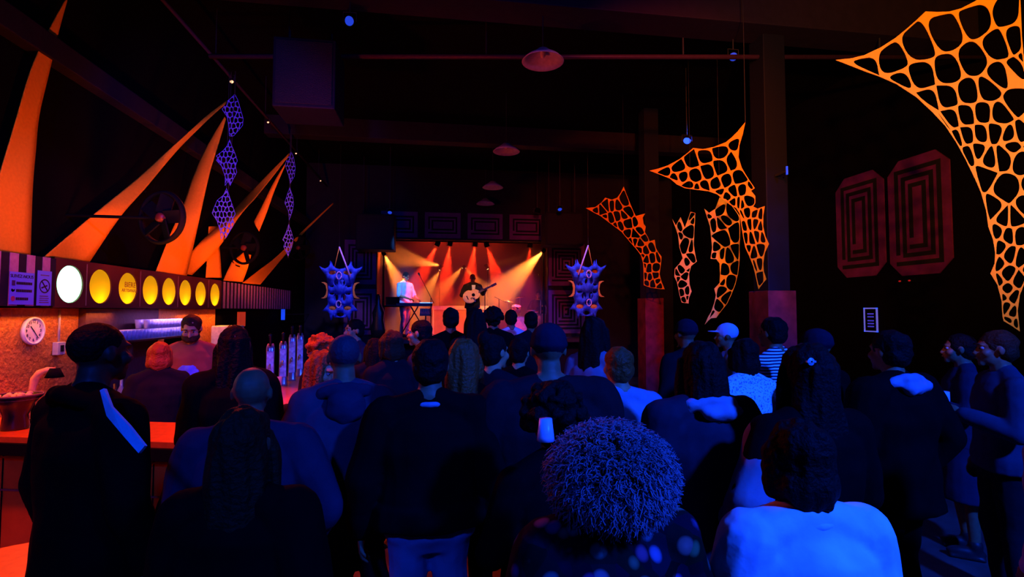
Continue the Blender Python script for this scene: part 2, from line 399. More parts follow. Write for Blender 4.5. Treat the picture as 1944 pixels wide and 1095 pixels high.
# socket box with conduit
y0 = wy(103)
t = thing('switch_box', (XL+.03, y0, 1.6), 'small pale switch box with a conduit on the plaster wall', 'switch box')
obj('case', G().box((0, -.05, -.06), (.05, .05, .06)), mat('switch_plastic', (.6, .5, .42), .4), t, bevel=.006)
obj('conduit', G().tube([(.02, 0, .06), (.02, 0, .36)], .01, 8), mat('switch_plastic', (.6, .5, .42), .4), t, True)
obj('rocker', G().box((.05, -.02, -.03), (.056, .02, .03)), BLKG, t)
# glass shelf with stacked cups
sh0, sh1 = sy(208), sy(350)
t = thing('cup_shelf', (XL+.1, sh0, 1.62), 'dark wall shelf under the amber disks holding rows of cups', 'shelf')
obj('board', G().box((0, 0, 0), (.3, sh1-sh0, .025)), BLKG, t, bevel=.004)
for q in (.15, .85): obj('bracket', G().box((0, (sh1-sh0)*q, -.16), (.22, (sh1-sh0)*q+.02, 0)), DMETAL, t)
CUP = mat('frosted_cup', (.75, .66, .8), .35, spec=.5)
def cup_mesh():
    return G().lathe([(.028, 0), (.037, .1), (.034, .1), (.026, .006)], 14).mesh('cup')
cm = cup_mesh(); cm.materials.append(CUP); cm.shade_smooth()
n = 0
for row in range(2):
    for k in range(21):
        yy = sh0+.06+k*(sh1-sh0-.12)/20
        for lv in range(2 if 6 < k < 20 else 1):
            o = link('cup', cm, None); o.location = (XL+.2+.09*row, yy, 1.645+lv*.105); o.rotation_euler = (0, 0, k)
            tag(o, 'frosted plastic cup standing in the rows on the wall shelf', 'cup', 'cups on the wall shelf')
# ================================================================ BAR
BARF = mat('bar_front_wood', (.65, .14, .01), .55, bump=.15, scale=5)
BTOP = mat('bar_top_varnish', (.6, .14, .01), .3, spec=.6)
p0 = Vector((-3.52, 4.1)); p1 = Vector((-1.32, 3.5)); p2 = Vector((-1.32, 9.6)); p3 = Vector((-1.95, 9.6)); p4 = Vector((-1.95, 4.3)); p5 = Vector((-3.52, 4.72))
t = thing('bar_counter', (0, 0, 0), 'orange-lit L-shaped bar counter with a black edge, behind the dark silhouettes at left', 'bar counter')
def slab(poly, z0, z1):
    n = len(poly); g = G(); v = [(p[0], p[1], z0) for p in poly]+[(p[0], p[1], z1) for p in poly]
    return g.add(v, [tuple(reversed(range(n))), tuple(range(n, 2*n))]+[(i, (i+1) % n, (i+1) % n+n, i+n) for i in range(n)])
out = [p0, p1, p2, p3, p4, p5]
def inset(poly, d):
    r = []; n = len(poly)
    for i in range(n):
        a, b, c = poly[i-1], poly[i], poly[(i+1) % n]; e = (b-a).normalized(); f = (c-b).normalized()
        n1 = Vector((-e.y, e.x)); n2 = Vector((-f.y, f.x)); bi = (n1+n2).normalized(); r.append(b+bi*(d/max(.3, bi.dot(n1))))
    return r
obj('worktop', slab(inset(out, .03), 1.06, 1.1), BTOP, t)
obj('edge_fascia', slab(out, .985, 1.062), BLK, t)
obj('front_panel', slab(inset(out, .09), 0, .987), BARF, t)
d = (p1-p0).normalized(); nrm = Vector((d.y, -d.x))
for z in (.94, .72):
    g = G(); a = p0-nrm*.09; b = p1-nrm*.09-d*.09
    g.add([(a.x+nrm.x*k, a.y+nrm.y*k, zz) for zz in (z, z+.012) for k in (0, .006)]+[(b.x+nrm.x*k, b.y+nrm.y*k, zz) for zz in (z, z+.012) for k in (0, .006)], [(0,1,5,4),(2,6,7,3),(1,3,7,5),(0,4,6,2),(0,2,3,1),(4,5,7,6)])
    obj('moulding', g, mat('moulding_lac', (.2, .07, .05), .4), t)
for q in (.25, .5, .75):
    a = p0.lerp(p1, q)-nrm*.09; obj('seam', G().box((-.004, -.004, 0), (.004, .004, .98), Matrix.Translation((a.x, a.y, 0))), BLK, t)
# bucket on the bar
bp = at(38, 590, 3.72); 
t = thing('ice_bucket', (bp.x, bp.y, 1.1), 'black tapered bucket heaped with cut lemons at the left end of the bar', 'bucket')
obj('bowl', G().lathe([(.075, 0), (.08, .02), (.07, .1), (.1, .18), (.15, .235), (.148, .245), (.135, .24), (.09, .19)], 32), BLKG, t, True)
obj('rim', G().lathe([(.146, .238), (.152, .24), (.152, .25), (.146, .252)], 32, hollow=True), mat('bucket_rim', (.2, .1, .08), .25), t, True)
obj('contents', G().lathe([(.135, .215), (.13, .225), (.02, .228)], 24), mat('bucket_ice', (.6, .3, .12), .4, bump=.5), t, True)
for k in range(13):
    a = k*2.4; r = .008+.0075*k
    o = obj('lemon_wedge', G().ell((0, 0, 0), (.022, .014, .014)), mat('lemon_flesh', (.8, .65, .2), .4), None, True)
    o.location = (bp.x+r*math.cos(a), bp.y+r*math.sin(a), 1.1+.24+.004*(k % 2)); o.rotation_euler = (0, .3, a)
    tag(o, 'pale lemon wedge heaped in the black bucket', 'lemon wedge', 'lemon wedges in the bucket')
# beer taps
TAPC = mat('tap_column', (.35, .2, .2), .2, metal=.3, spec=.6); LBL = mat('tap_label', (.5, .6, .9), .5, var=.6, scale=18)
for k, (px, Z, hh, lb) in enumerate(((515, 5.5, .5, 'leftmost'), (539, 5.9, .5, 'second from the left'), (556, 6.3, .56, 'third from the left'), (571, 6.7, .56, 'rightmost'))):
    q = at(px, 590, Z); q.x = max(-1.86, min(q.x, -1.42)); tt = thing('beer_tap', (q.x, q.y, 1.1), 'tall beer tap column with a pale blue label, '+lb+' of four', 'beer tap', 'beer taps on the long bar', rz=.25)
    obj('column', G().loft([(0, .05, .05), (.02, .045, .04), (.3, .04, .035, 0, .0), (hh-.05, .042, .035), (hh, .03, .03, .02)], 16, 4), TAPC, tt, True)
    obj('label_plate', G().box((-.034, -.045, .1), (.034, -.038, hh-.08)), LBL, tt, bevel=.002)
    obj('tap_handle', G().cap((0, -.03, hh-.02), .012, (0, -.07, hh+.09), .018), BLKG, tt, True)
    obj('spout', G().tube([(0, -.03, .28), (0, -.1, .28), (0, -.12, .24)], .01, 8), METAL, tt, True)
# glasses
GL = mat('beer_glass', (.8, .7, .85), .1, spec=.7)
def stem_glass(loc, label, par=None):
    t = thing('stem_glass', loc, label, 'glass')
    obj('bowl', G().lathe([(.006, .075), (.026, .095), (.034, .13), (.033, .19), (.031, .19), (.031, .13), (.02, .1)], 20), GL, t, True)
    obj('stem', G().lathe([(.034, 0), (.034, .004), (.006, .01), (.005, .076)], 20), GL, t, True); return t
q = at(531, 590, 5.15); stem_glass((max(q.x, -1.9), q.y, 1.1), 'pale stemmed glass standing on the bar in front of the taps')
q = at(580, 590, 7.3)
stem_glass((-1.45, 7.3, 1.1), 'stemmed glass on the long bar behind the beer taps')
# coffee machine / till behind, bottles
t = thing('cash_register', (-1.75, 8.3, 1.1), 'dark till with a sloped screen on the far part of the bar', 'till')
obj('body', G().box((-.16, -.15, 0), (.16, .15, .12)), BLKG, t, bevel=.01)
obj('screen', G().box((-.18, -.012, 0), (.18, .012, .26), Matrix.Translation((0, 0, .14)) @ Matrix.Rotation(-.5, 4, 'X')), BLKG, t, bevel=.005)
t = thing('drink_dispenser', (XL+.3, sy(424), 1.1), 'upright orange-lit dispenser box at the far end behind the bar', 'dispenser')
obj('body', G().box((-.18, -.18, -.2), (.18, .18, .62)), mat('dispenser_shell', (.6, .45, .35), .4), t, bevel=.02)
obj('hatch', G().lathe([(.06, 0), (.06, .01)], 20, (.18, 0, .5), Matrix.Rotation(PI/2, 3, 'Y')), BLKG, t)
o = obj('back_counter', G().box((XL+.04, 4.9, 0), (XL+.55, 9.5, .9)), mat('back_counter_paint', (.06, .03, .03), .5)); tag(o, 'low dark back counter along the wall behind the bar', 'counter')
BOTM = [mat('bottle_green', (.02, .06, .03), .1, spec=.7), mat('bottle_brown', (.1, .03, .01), .1, spec=.7), mat('bottle_clear', (.4, .3, .35), .1, spec=.7)]
for k in range(14):
    t = thing('bottle', (XL+.3+.05*(k % 2), 5.5+.2*k, .9), 'dark spirits bottle standing on the back counter', 'bottle', 'bottles on the back counter')
    hh = .28+.04*(k % 3)
    obj('glass_body', G().lathe([(.036, 0), (.038, .02), (.038, hh*.6), (.014, hh*.75), (.013, hh)], 16), BOTM[k % 3], t, True)
    obj('label_band', G().lathe([(.0387, hh*.2), (.0387, hh*.48)], 16), mat('bottle_label', (.6, .5, .5), .6), t)
# things at the left edge
t = thing('wall_rack', (XL+.03, 4.15, 1.15), 'white two-tier rack of papers at the far left of the bar', 'rack')
for z in (.0, .3): obj('tray', G().box((0, 0, z), (.2, .3, z+.02)), mat('rack_white', (.7, .6, .5), .5), t, bevel=.004)
obj('back_plate', G().box((0, 0, 0), (.01, .3, .4)), mat('rack_white', (.7, .6, .5), .5), t)
# made-up curved piece for an unclear yellow-lit shape at the bar
q = at(85, 815, 3.9)
t = thing('amber_curve', (q.x, q.y, 1.1), 'made-up curved amber piece on a stand beside the black bucket', 'lamp')
P = [at(x, y, 3.9) for x, y in ((63, 760), (62, 738), (66, 720), (76, 708), (90, 702), (104, 701))]
obj('neck', G().tube([p-Vector((q.x, q.y, 1.1)) for p in P], [.02, .024, .028, .028, .022, .014], 10), mat('curve_amber', (.9, .55, .15), .45), t, True)
b = P[0]-Vector((q.x, q.y, 1.1)); obj('base', G().lathe([(.05, 0), (.05, .02), (.012, .03), (.012, b.z)], 20, (b.x, b.y, 0)), BLK, t)
e = P[-1]-Vector((q.x, q.y, 1.1)); obj('lamp_shade', G().lathe([(.03, .01), (.06, -.06), (.055, -.06), (.02, .0)], 20, tuple(e)), BLK, t, True)  # dark cone end, added to the made-up piece
# round table bottom left
t = thing('round_table', (-1.98, 2.72, 0), 'round orange-lit table at the lower left corner in front of the bar', 'table')
obj('tabletop', G().lathe([(.34, .715), (.35, .725), (.35, .74), (.34, .75)], 40), mat('table_wood', (.7, .2, .02), .4), t)
obj('leg', G().tube([(0, 0, 0), (0, 0, .72)], .03, 12), DMETAL, t, True)
obj('base', G().lathe([(.2, 0), (.2, .015), (.04, .03)], 32), DMETAL, t)
# black wall fans/discs
for px, py, dx, r, lb in ((303, 412, .85, .3, 'nearest of three'), (462, 470, .5, .3, 'middle of three'), (565, 470, .4, .33, 'farthest of three')):
    xx = XL+dx; yy = abs(xx)/math.tan(-(math.atan((px-972)/F)+math.radians(8.3))); Z = xx*.144+yy*.9895; zz = 1.95+(590-py)/F*Z
    t = thing('wall_fan', (xx, yy, zz), 'round black fan on an arm at the left wall, '+lb, 'fan', 'black fans along the left wall', rz=-.35)
    r *= .85
    obj('housing', G().lathe([(r, -.03), (r+.015, 0), (r, .03), (r-.02, .03), (r-.02, -.028)], 36, (0, 0, 0), Matrix.Rotation(PI/2, 3, 'X'), True), BLK, t, True)
    for b in range(5): obj('blade', G().box((.04, -.006, -.06), (r*.9, .006, .07), Matrix.Rotation(2*PI*b/5, 4, 'Y') @ Matrix.Rotation(.5, 4, 'X')), BLK, t)
    obj('hub', G().lathe([(.05, -.03), (.045, .04), (.02, .05)], 20, (0, 0, 0), Matrix.Rotation(PI/2, 3, 'X')), mat('fan_hub', (.12, .02, .01), .4), t, True)
    a = Matrix.Rotation(.35, 3, 'Z') @ Vector((XL-xx+.0, 0, 0))
    obj('arm', G().tube([(0, .05, 0), tuple(a)], .015, 8), BLK, t)
# ================================================================ STRETCHED FABRICS
FAB = mat('lycra_orange', (.95, .42, .012), .75, bump=.05, scale=40, var=.05, spec=.1)
def zwall(px, d=.13):
    a = -(math.atan((px-972)/F)+math.radians(8.3)); y = abs(XL+d)/math.tan(a); return (XL+d)*.144+y*.9895
def cr(P, t):
    n = len(P)-1; x = t*n; i = min(int(x), n-1); u = x-i
    a, b, c, d = P[max(i-1, 0)], P[i], P[i+1], P[min(i+2, n)]
    return .5*((2*b)+(c-a)*u+(2*a-5*b+4*c-d)*u*u+(3*b-a-3*c+d)*u**3)
def sail(left, right, Z0, Z1, label, fold=.06, nu=26, nv=8):
    """band of cloth stretched from the sign box up to a point; its two edges at real distances"""
    Lp = [at(x, y, min(Z0+(Z1-Z0)*i/(len(left)-1), zwall(x))) for i, (x, y) in enumerate(left)]
    Rp = [at(x, y, min(Z0+(Z1-Z0)*i/(len(right)-1), zwall(x))) for i, (x, y) in enumerate(right)]
    g = G(); V = []; f = []
    for i in range(nu+1):
        t = i/nu; a = cr(Lp, t); b = cr(Rp, t); w_ = (b-a).length
        for j in range(nv+1):
            s = j/nv; p = a.lerp(b, s); p = p-FWD*fold*w_*math.sin(PI*s)*2; V.append(p)
    for i in range(nu):
        for j in range(nv): k = i*(nv+1)+j; f.append((k, k+1, k+nv+2, k+nv+1))
    g.add(V, f); c0 = sum(V[:nv+1], Vector((0, 0, 0)))/(nv+1)
    g.v = [p-c0 for p in g.v]
    o = obj('fabric_banner', g, FAB, None, True); o.location = c0
    m = o.modifiers.new('s', 'SOLIDIFY'); m.thickness = .006
    tag(o, label, 'fabric banner', 'orange fabric banners over the bar'); return o
o = sail([(-40, 495), (-22, 400), (3, 320), (30, 230), (59, 133), (92, 60), (128, -6)], [(58, 496), (62, 365), (68, 290), (75, 219), (94, 137), (112, 60), (130, -6)], 4.5, 5.3, 'tall orange cloth blade rising to the top left corner, widest of all')
sail([(69, 499), (183, 402), (265, 336), (342, 265), (388, 224), (431, 191)], [(168, 499), (228, 411), (279, 354), (338, 283), (392, 230), (432, 194)], 5.1, 7.1, 'long orange cloth band slanting from the sign box up to the nearer blue net')
sail([(294, 518), (325, 440), (349, 388), (366, 338), (393, 278), (427, 222)], [(354, 523), (366, 470), (382, 400), (398, 330), (413, 280), (429, 226)], 6.9, 7.2, 'steep orange cloth blade beside the nearer blue net')
sail([(338, 516), (372, 468), (412, 431), (444, 399), (500, 340), (549, 291)], [(364, 522), (416, 468), (456, 409), (485, 376), (512, 343), (550, 294)], 7.4, 9.4, 'orange cloth band passing behind the nearer blue net up to the farther one')
sail([(482, 420), (500, 385), (520, 345), (542, 310)], [(492, 439), (507, 402), (522, 360), (543, 311)], 9.2, 9.4, 'short orange cloth kite hanging below the farther blue net')
sail([(391, 527), (394, 480), (397, 430)], [(421, 527), (418, 480), (413, 430)], 8.0, 8.1, 'narrow upright orange cloth strip above the last amber disk')
sail([(424, 532), (436, 505), (452, 473)], [(461, 535), (470, 510), (477, 484)], 8.7, 8.9, 'short orange cloth piece with a dark curved strap mark')
sail([(460, 537), (492, 512), (528, 484), (575, 438), (632, 385)], [(494, 540), (515, 515), (536, 490), (578, 441), (633, 387)], 9.6, 13, 'thin orange cloth band slanting away towards the stage')
# curved strap on the short piece
o = obj('strap', G().tube([at(448, 488, 8.62), at(440, 495, 8.62), at(446, 503, 8.62), at(455, 506, 8.62)], .012, 6), BLK, None, True)
tag(o, 'dark curved strap hanging over the short orange cloth piece', 'strap')
o = obj('tie_rope', G().tube([at(263, 336, 6.0), at(272, 350, 5.95), at(276, 366, 5.95)], .015, 6), BLK, None, True)
tag(o, 'black tie knotted round the long slanting orange band', 'tie')
# ================================================================ NETS (stretched cloth cut into cells)
def clip(poly, m, n):
    out = []
    for i in range(len(poly)):
        a, b = poly[i], poly[(i+1) % len(poly)]; da = (a-m).dot(n); db = (b-m).dot(n)
        if da <= 0: out.append(a)
        if (da < 0 < db) or (db < 0 < da): out.append(a+(b-a)*(da/(da-db)))
    return out
def net(name, outline, seeds, zf, wd, m, label, group, rnd=1.0, thick=.006, z_org=None):
    """outline, seeds in photo positions; zf(x, y) is the distance of the cloth; wd the half width of the strands"""
    OL = [Vector(p) for p in outline]; S = [Vector(p) for p in seeds]; holes = []
    area_ = lambda P: abs(sum(P[i].x*P[(i+1) % len(P)].y-P[(i+1) % len(P)].x*P[i].y for i in range(len(P))))/2
    for i, s in enumerate(S):
        c = list(OL)
        for j, q in enumerate(S):
            if i != j and (q-s).length < 400: c = clip(c, (s+q)/2, q-s)
            if len(c) < 3: break
        if len(c) < 3 or area_(c) < 8*wd*wd: continue
        ce = sum(c, Vector((0, 0)))/len(c)
        A = area_(c); cx = cyy = 0
        sg = 0
        for k in range(len(c)):
            a, b = c[k], c[(k+1) % len(c)]; cr_ = a.x*b.y-b.x*a.y; sg += cr_; cx += (a.x+b.x)*cr_; cyy += (a.y+b.y)*cr_
        if abs(sg) > 1e-6: ce = Vector((cx/(3*sg), cyy/(3*sg)))
        h = []
        # inset by half-planes moved inward
        q = list(c); ok = True
        for k in range(len(c)):
            a, b = c[k], c[(k+1) % len(c)]; e = b-a
            if e.length < 1e-4: continue
            n_ = Vector((e.y, -e.x)).normalized()
            if (ce-a).dot(n_) > 0: n_ = -n_
            q = clip(q, a-n_*wd, n_)
            if len(q) < 3: ok = False; break
        if not ok or area_(q) < 3*wd*wd: continue
        for _ in range(3):
            q = [p for k in range(len(q)) for p in (q[k]*.75+q[(k+1) % len(q)]*.25, q[k]*.25+q[(k+1) % len(q)]*.75)]
            if len(q) > 60: break
        d = []
        for p in q:
            if not d or (p-d[-1]).length > .25: d.append(p)
        if (d[0]-d[-1]).length < .25: d.pop()
        if len(d) > 4: holes.append(d)
    v, f = fill_holes(OL, holes)
    P = [at(p.x, p.y, zf(p.x, p.y)) for p in v]
    c0 = sum(P, Vector((0, 0, 0)))/len(P)
    o = obj(name, G().add([p-c0 for p in P], f), m); o.location = c0
    s = o.modifiers.new('s', 'SOLIDIFY'); s.thickness = thick; s.offset = 0
    top = min(P, key=lambda p: -p.z); obj('tie_cord', G().tube([top-c0, Vector((top.x-c0.x, top.y-c0.y, (5.3 if 'string' in label else 6.0)-c0.z))], .004, 5), DMETAL, o)
    tag(o, label, 'cloth net', group); return o
def zs(ox, oy, s, L): return [(ox+x/s, oy+y/s) for x, y in L]
NETM = mat('net_lycra', (1, .42, .006), .7, var=.05, scale=30, spec=.1)
NETP = mat('net_lycra_pale', (.9, .7, .12), .7, var=.05, scale=30, spec=.1)
# big one at upper right
S1 = zs(1540, 0, 3.319, [(330,412),(510,378),(680,290),(845,215),(1045,130),(1230,80),(560,535),(695,480),(860,450),(1020,385),(1175,285),(1285,245),(740,640),(855,615),(990,585),(1115,565),(1185,480),(1290,460),(825,790),(880,750),(975,730),(1082,715),(1185,720),(1290,640),(915,875),(980,855),(1072,845),(1155,835),(1250,865),(1330,850)]) + \
     zs(1540, 270, 2.881, [(860,65),(912,50),(975,85),(1045,75),(1097,15),(1160,95),(937,190),(1060,255),(990,360),(1053,420),(1112,420),(1180,355),(1015,490),(1078,510),(1140,508),(1030,575),(1085,615),(1150,630),(1020,665),(1072,718),(1138,755),(1016,757),(1042,840),(1070,810),(1110,845),(1064,905),(1102,930),(1080,985),(1122,990),(1230,240),(1240,470),(1220,600),(1200,700),(1300,340),(1270,130),(1210,10)]) + [(1975,-20),(1960,110),(1970,230)]
OL1 = [(1586,114),(1615,111),(1640,105),(1672,90),(1700,72),(1722,54),(1740,38),(1757,22),(1780,23),(1803,22),(1825,16),(1850,3),(1862,-4),(1880,-14),(1915,-30),(1940,-60),(1937,0),(1940,70),(1944,115),(1950,165),(1970,185),(1990,250),(2000,330),(1990,420),(1968,490),(1946,535),(1936,560),(1932,590),(1936,629),(1920,618),(1905,609),(1903,600),(1901,570),(1893,540),(1880,519),(1888,500),(1889,480),(1885,455),(1876,430),(1872,400),(1862,365),(1850,338),(1833,303),(1815,270),(1795,240),(1770,213),(1740,185),(1702,160),(1668,145),(1640,135),(1612,124)]
net('cloth_net', OL1, S1, lambda x, y: 4.3-(x-1586)*.0016+.0011*abs(y-200)**.9*.3, 2.1, NETM, 'largest orange cell-patterned cloth net, spread across the upper right corner', 'orange cell nets on the right')
S2 = zs(1220, 220, 6.085, [(240,650),(415,590),(565,515),(715,465),(895,410),(1070,300),(450,705),(610,690),(755,640),(895,595),(1048,520),(380,735),(530,820),(700,830),(855,800),(965,755),(1115,720),(640,850),(1040,870),(1150,850),(1260,850),(980,930),(1215,980),(880,890),(1040,1010),(1125,1010)]) + \
     zs(1270, 360, 4.21, [(625,185),(687,185),(735,195),(575,110),(570,205),(605,285),(642,275),(690,272),(734,290),(612,385),(658,385),(705,370),(750,375),(740,480),(672,500),(635,490),(720,600),(685,610),(735,700)])
OL2 = [(1233,324),(1250,320),(1268,314),(1290,302),(1303,292),(1316,281),(1335,283),(1355,279),(1378,270),(1390,260),(1400,250),(1408,240),(1415,232),(1410,255),(1404,275),(1402,298),(1408,318),(1418,335),(1433,357),(1426,362),(1434,372),(1434,385),(1430,392),(1438,396),(1452,391),(1449,410),(1449,430),(1453,448),(1460,463),(1452,480),(1449,500),(1450,515),(1455,530),(1448,538),(1440,549),(1438,540),(1436,530),(1430,505),(1422,485),(1415,470),(1411,450),(1407,425),(1404,405),(1398,395),(1385,388),(1375,380),(1362,369),(1345,363),(1320,360),(1300,357),(1285,350),(1272,339),(1252,331)]
net('cloth_net', OL2, S2, lambda x, y: 6.6-(x-1233)*.0035+max(0, y-380)*.002, 1.35, NETM, 'orange cloth net fanning from the nearer pillar, middle of the orange nets', 'orange cell nets on the right')
S3 = zs(1105, 345, 4.76, [(120,258),(180,255),(222,220),(268,215),(322,215),(385,175),(205,335),(262,330),(320,310),(410,270),(380,300),(300,415),(350,400),(400,380),(510,365),(410,470),(480,480),(525,440),(440,545),(475,535),(525,555),(575,515),(630,590),(520,620),(572,620),(540,680),(580,700),(632,690),(700,680),(560,770),(600,780),(665,780),(570,860),(608,865),(668,850),(580,915),(640,915),(680,900),(710,935)])
OL3 = [(1112,395),(1130,393),(1142,384),(1149,375),(1162,379),(1172,375),(1178,367),(1184,354),(1190,370),(1196,385),(1202,400),(1207,410),(1225,405),(1220,413),(1222,425),(1226,430),(1224,440),(1230,450),(1233,458),(1243,455),(1245,470),(1249,478),(1256,487),(1255,500),(1252,520),(1256,535),(1262,549),(1250,548),(1235,546),(1222,541),(1222,520),(1221,500),(1217,485),(1210,475),(1195,458),(1180,440),(1160,425),(1140,410)]
net('cloth_net', OL3, S3, lambda x, y: 10.0-(x-1112)*.006, .85, NETM, 'orange-red cloth net fanning from the farther pillar, leftmost of the orange nets', 'orange cell nets on the right')
S4 = zs(1270, 360, 4.21, [(175,330),(125,440),(192,460),(197,545),(140,590),(170,625),(135,695),(62,660),(90,645),(100,750),(55,720),(148,815),(102,825),(120,880),(155,870),(120,250),(180,210),(70,270),(60,400),(205,230)])
OL4 = [(1276,415),(1283,428),(1292,412),(1300,432),(1311,402),(1320,404),(1318,440),(1317,465),(1321,490),(1323,496),(1312,505),(1308,520),(1309,540),(1313,553),(1308,565),(1307,576),(1294,574),(1290,560),(1285,535),(1280,525),(1281,510),(1290,500),(1296,490),(1290,470),(1287,445)]
net('cloth_net', OL4, S4, lambda x, y: 8.0, .8, NETP, 'pale narrow cloth net hanging between the pillars, left of the pair', 'pale cell nets between the pillars')
S5 = zs(1270, 360, 4.21, [(357,270),(430,380),(533,350),(405,265),(440,235),(355,470),(487,540),(550,505),(360,525),(402,532),(435,640),(537,620),(415,730),(490,735),(410,805),(460,870),(393,935),(350,1000),(320,190),(410,170),(490,180)])
OL5 = [(1337,396),(1346,404),(1358,396),(1366,375),(1378,378),(1385,384),(1396,398),(1404,410),(1405,440),(1404,470),(1404,495),(1401,520),(1396,540),(1388,560),(1380,577),(1371,588),(1364,597),(1360,603),(1350,604),(1345,608),(1338,616),(1344,602),(1350,592),(1356,575),(1359,560),(1356,548),(1366,537),(1367,520),(1366,500),(1360,492),(1349,491),(1352,470),(1348,430)]
net('cloth_net', OL5, S5, lambda x, y: 7.6, .95, NETP, 'pale cloth net hanging to a point between the pillars, right of the pair', 'pale cell nets between the pillars')
NETB = mat('net_lycra_bluelit', (.12, .14, .95), .7, var=.05, scale=30, spec=.1)  # white net cloth with the blue light painted into its colour
def hexseeds(ol, sx, sy_, jit=.2):
    xs = [p[0] for p in ol]; yz = [p[1] for p in ol]; S = []; y = min(yz); r = 0
    while y < max(yz):
        x = min(xs)+(sx/2 if r % 2 else 0)
        while x < max(xs): S.append((x+random.uniform(-jit, jit)*sx, y+random.uniform(-jit, jit)*sy_)); x += sx
        y += sy_; r += 1
    return S
blue1 = [[(446,178),(452,190),(457,208),(462,225),(461,238),(453,248),(444,258),(440,259),(435,258),(434,240),(431,222),(421,207),(425,203),(422,199),(436,188)],
         [(436,264),(440,276),(446,290),(451,305),(447,316),(450,327),(443,340),(437,353),(433,345),(427,353),(427,335),(422,318),(409,305),(415,308),(424,325),(409,297),(424,285),(431,276)],
         [(430,357),(434,367),(440,385),(447,406),(442,415),(445,424),(436,440),(429,452),(425,444),(420,455),(418,440),(412,420),(402,404),(404,399),(412,380),(424,370)]]
blue1[1] = [(436,264),(440,276),(446,290),(451,305),(447,316),(450,327),(443,340),(437,353),(433,345),(427,353),(427,335),(420,315),(410,304),(413,300),(410,296),(424,285),(431,276)]
pos = ['top', 'middle', 'bottom']
for k, ol in enumerate(blue1):
    net('cloth_net', ol, hexseeds(ol, 7.5, 10), lambda x, y: 7.15+(x-440)*.004, .75, NETB, 'blue-lit cell-cut cloth rhombus, %s of the nearer hanging string of three' % pos[k], 'blue nets hanging in the nearer string', thick=.008)
blue2 = [[(553,287),(558,300),(561,318),(559,335),(551,349),(548,335),(545,325),(541,313),(545,300)],
         [(550,355),(556,372),(558,388),(554,405),(549,419),(547,400),(540,385),(543,375),(546,366)],
         [(548,425),(553,438),(557,452),(554,470),(547,487),(543,478),(538,468),(541,460),(536,455),(543,440)]]
for k, ol in enumerate(blue2):
    net('cloth_net', ol, hexseeds(ol, 5.5, 8), lambda x, y: 9.4+(x-550)*.004, .7, NETB, 'blue-lit cell-cut cloth rhombus, %s of the farther hanging string of three' % pos[k], 'blue nets hanging in the farther string', thick=.008)
for a, b, lb in ((at(446, 176, 7.15), at(425, 458, 7.15), 'nearer'), (at(553, 286, 9.4), at(547, 490, 9.4), 'farther')):
    top = Vector((a.x, a.y, 5.3)); o = obj('hanging_cord', G().tube([top, a, a.lerp(b, .5)+Vector((0, .03, 0)), b], .006, 6), DMETAL); tag(o, 'thin cord holding the %s string of blue nets' % lb, 'cord')
# ================================================================ MURALS with rectangular spirals
DUST = mat('mural_mauve', (.16, .012, .2), .85, bump=.2, scale=4, var=.35); BLKP = mat('mural_black', (.01, .008, .01), .85)
def spiral(W_, H_, st, cuts=.0):
    """black rings of a square labyrinth, in x,z"""
    g = G(); x0, z0, x1, z1 = st*1.05, st*1.3, W_-st*1.05, H_-st*1.3; k = 0
    d = .006
    while x1-x0 > st*1.2 and z1-z0 > st*1.2:
        h = st*.55
        g.box((x0, -d, z0), (x1, 0, z0+h)); g.box((x0, -d, z1-h), (x1, 0, z1)); g.box((x1-h, -d, z0+h), (x1, 0, z1-h))
        g.box((x0, -d, z0+h*(1 if k % 2 else 2.6)), (x0+h, 0, z1-h))
        x0 += st; x1 -= st; z0 += st*1.05; z1 -= st*1.05; k += 1
    return g
def mural(loc, rz, W_, H_, label, grp, st=.12, chamfer=.2, base=DUST, thick=.02):
    t = thing('meander_panel', loc, label, 'wall panel', grp, rz)
    c = chamfer
    poly = [(c, 0), (W_-c, 0), (W_, c), (W_, H_-c), (W_-c, H_), (c, H_), (0, H_-c), (0, c)] if c else [(0, 0), (W_, 0), (W_, H_), (0, H_)]
    obj('board', G().prism(poly, 0, thick), base, t); obj('spiral', spiral(W_, H_, st), BLKP, t)
mural((XR-.021, 8.08, 2.52), -PI/2, .98, 1.72, 'mauve labyrinth panel with cut corners on the right wall, farther of the pair', 'labyrinth panels on the right wall', .115)
mural((XR-.021, 7.02, 2.48), -PI/2, .98, 1.76, 'mauve labyrinth panel with cut corners on the right wall, nearer of the pair', 'labyrinth panels on the right wall', .115)
STGP = mat('stage_panel_mauve', (.16, .05, .16), .85, bump=.2, scale=4)
k = 0
for x0, x1, sd in ((OX0-.86, OX0-.02, 'left'), (OX1+.02, OX1+1.1, 'right')):
    for z0, z1, lv in ((1.3, 2.55, 'lower'), (2.68, 3.9, 'upper')):
        mural((x0, 14.475, z0), 0, x1-x0, z1-z0, 'mauve labyrinth panel at the %s side of the stage opening, %s one' % (sd, lv), 'labyrinth panels beside the stage', .095, 0, STGP)
for k in range(4):
    mural((OX0+.1+k*1.2, 14.475, 4.0), 0, 1.0, .72, 'dim labyrinth panel on the frieze above the stage, %s from the left' % ['first', 'second', 'third', 'fourth'][k], 'labyrinth frieze over the stage', .09, 0, STGP)
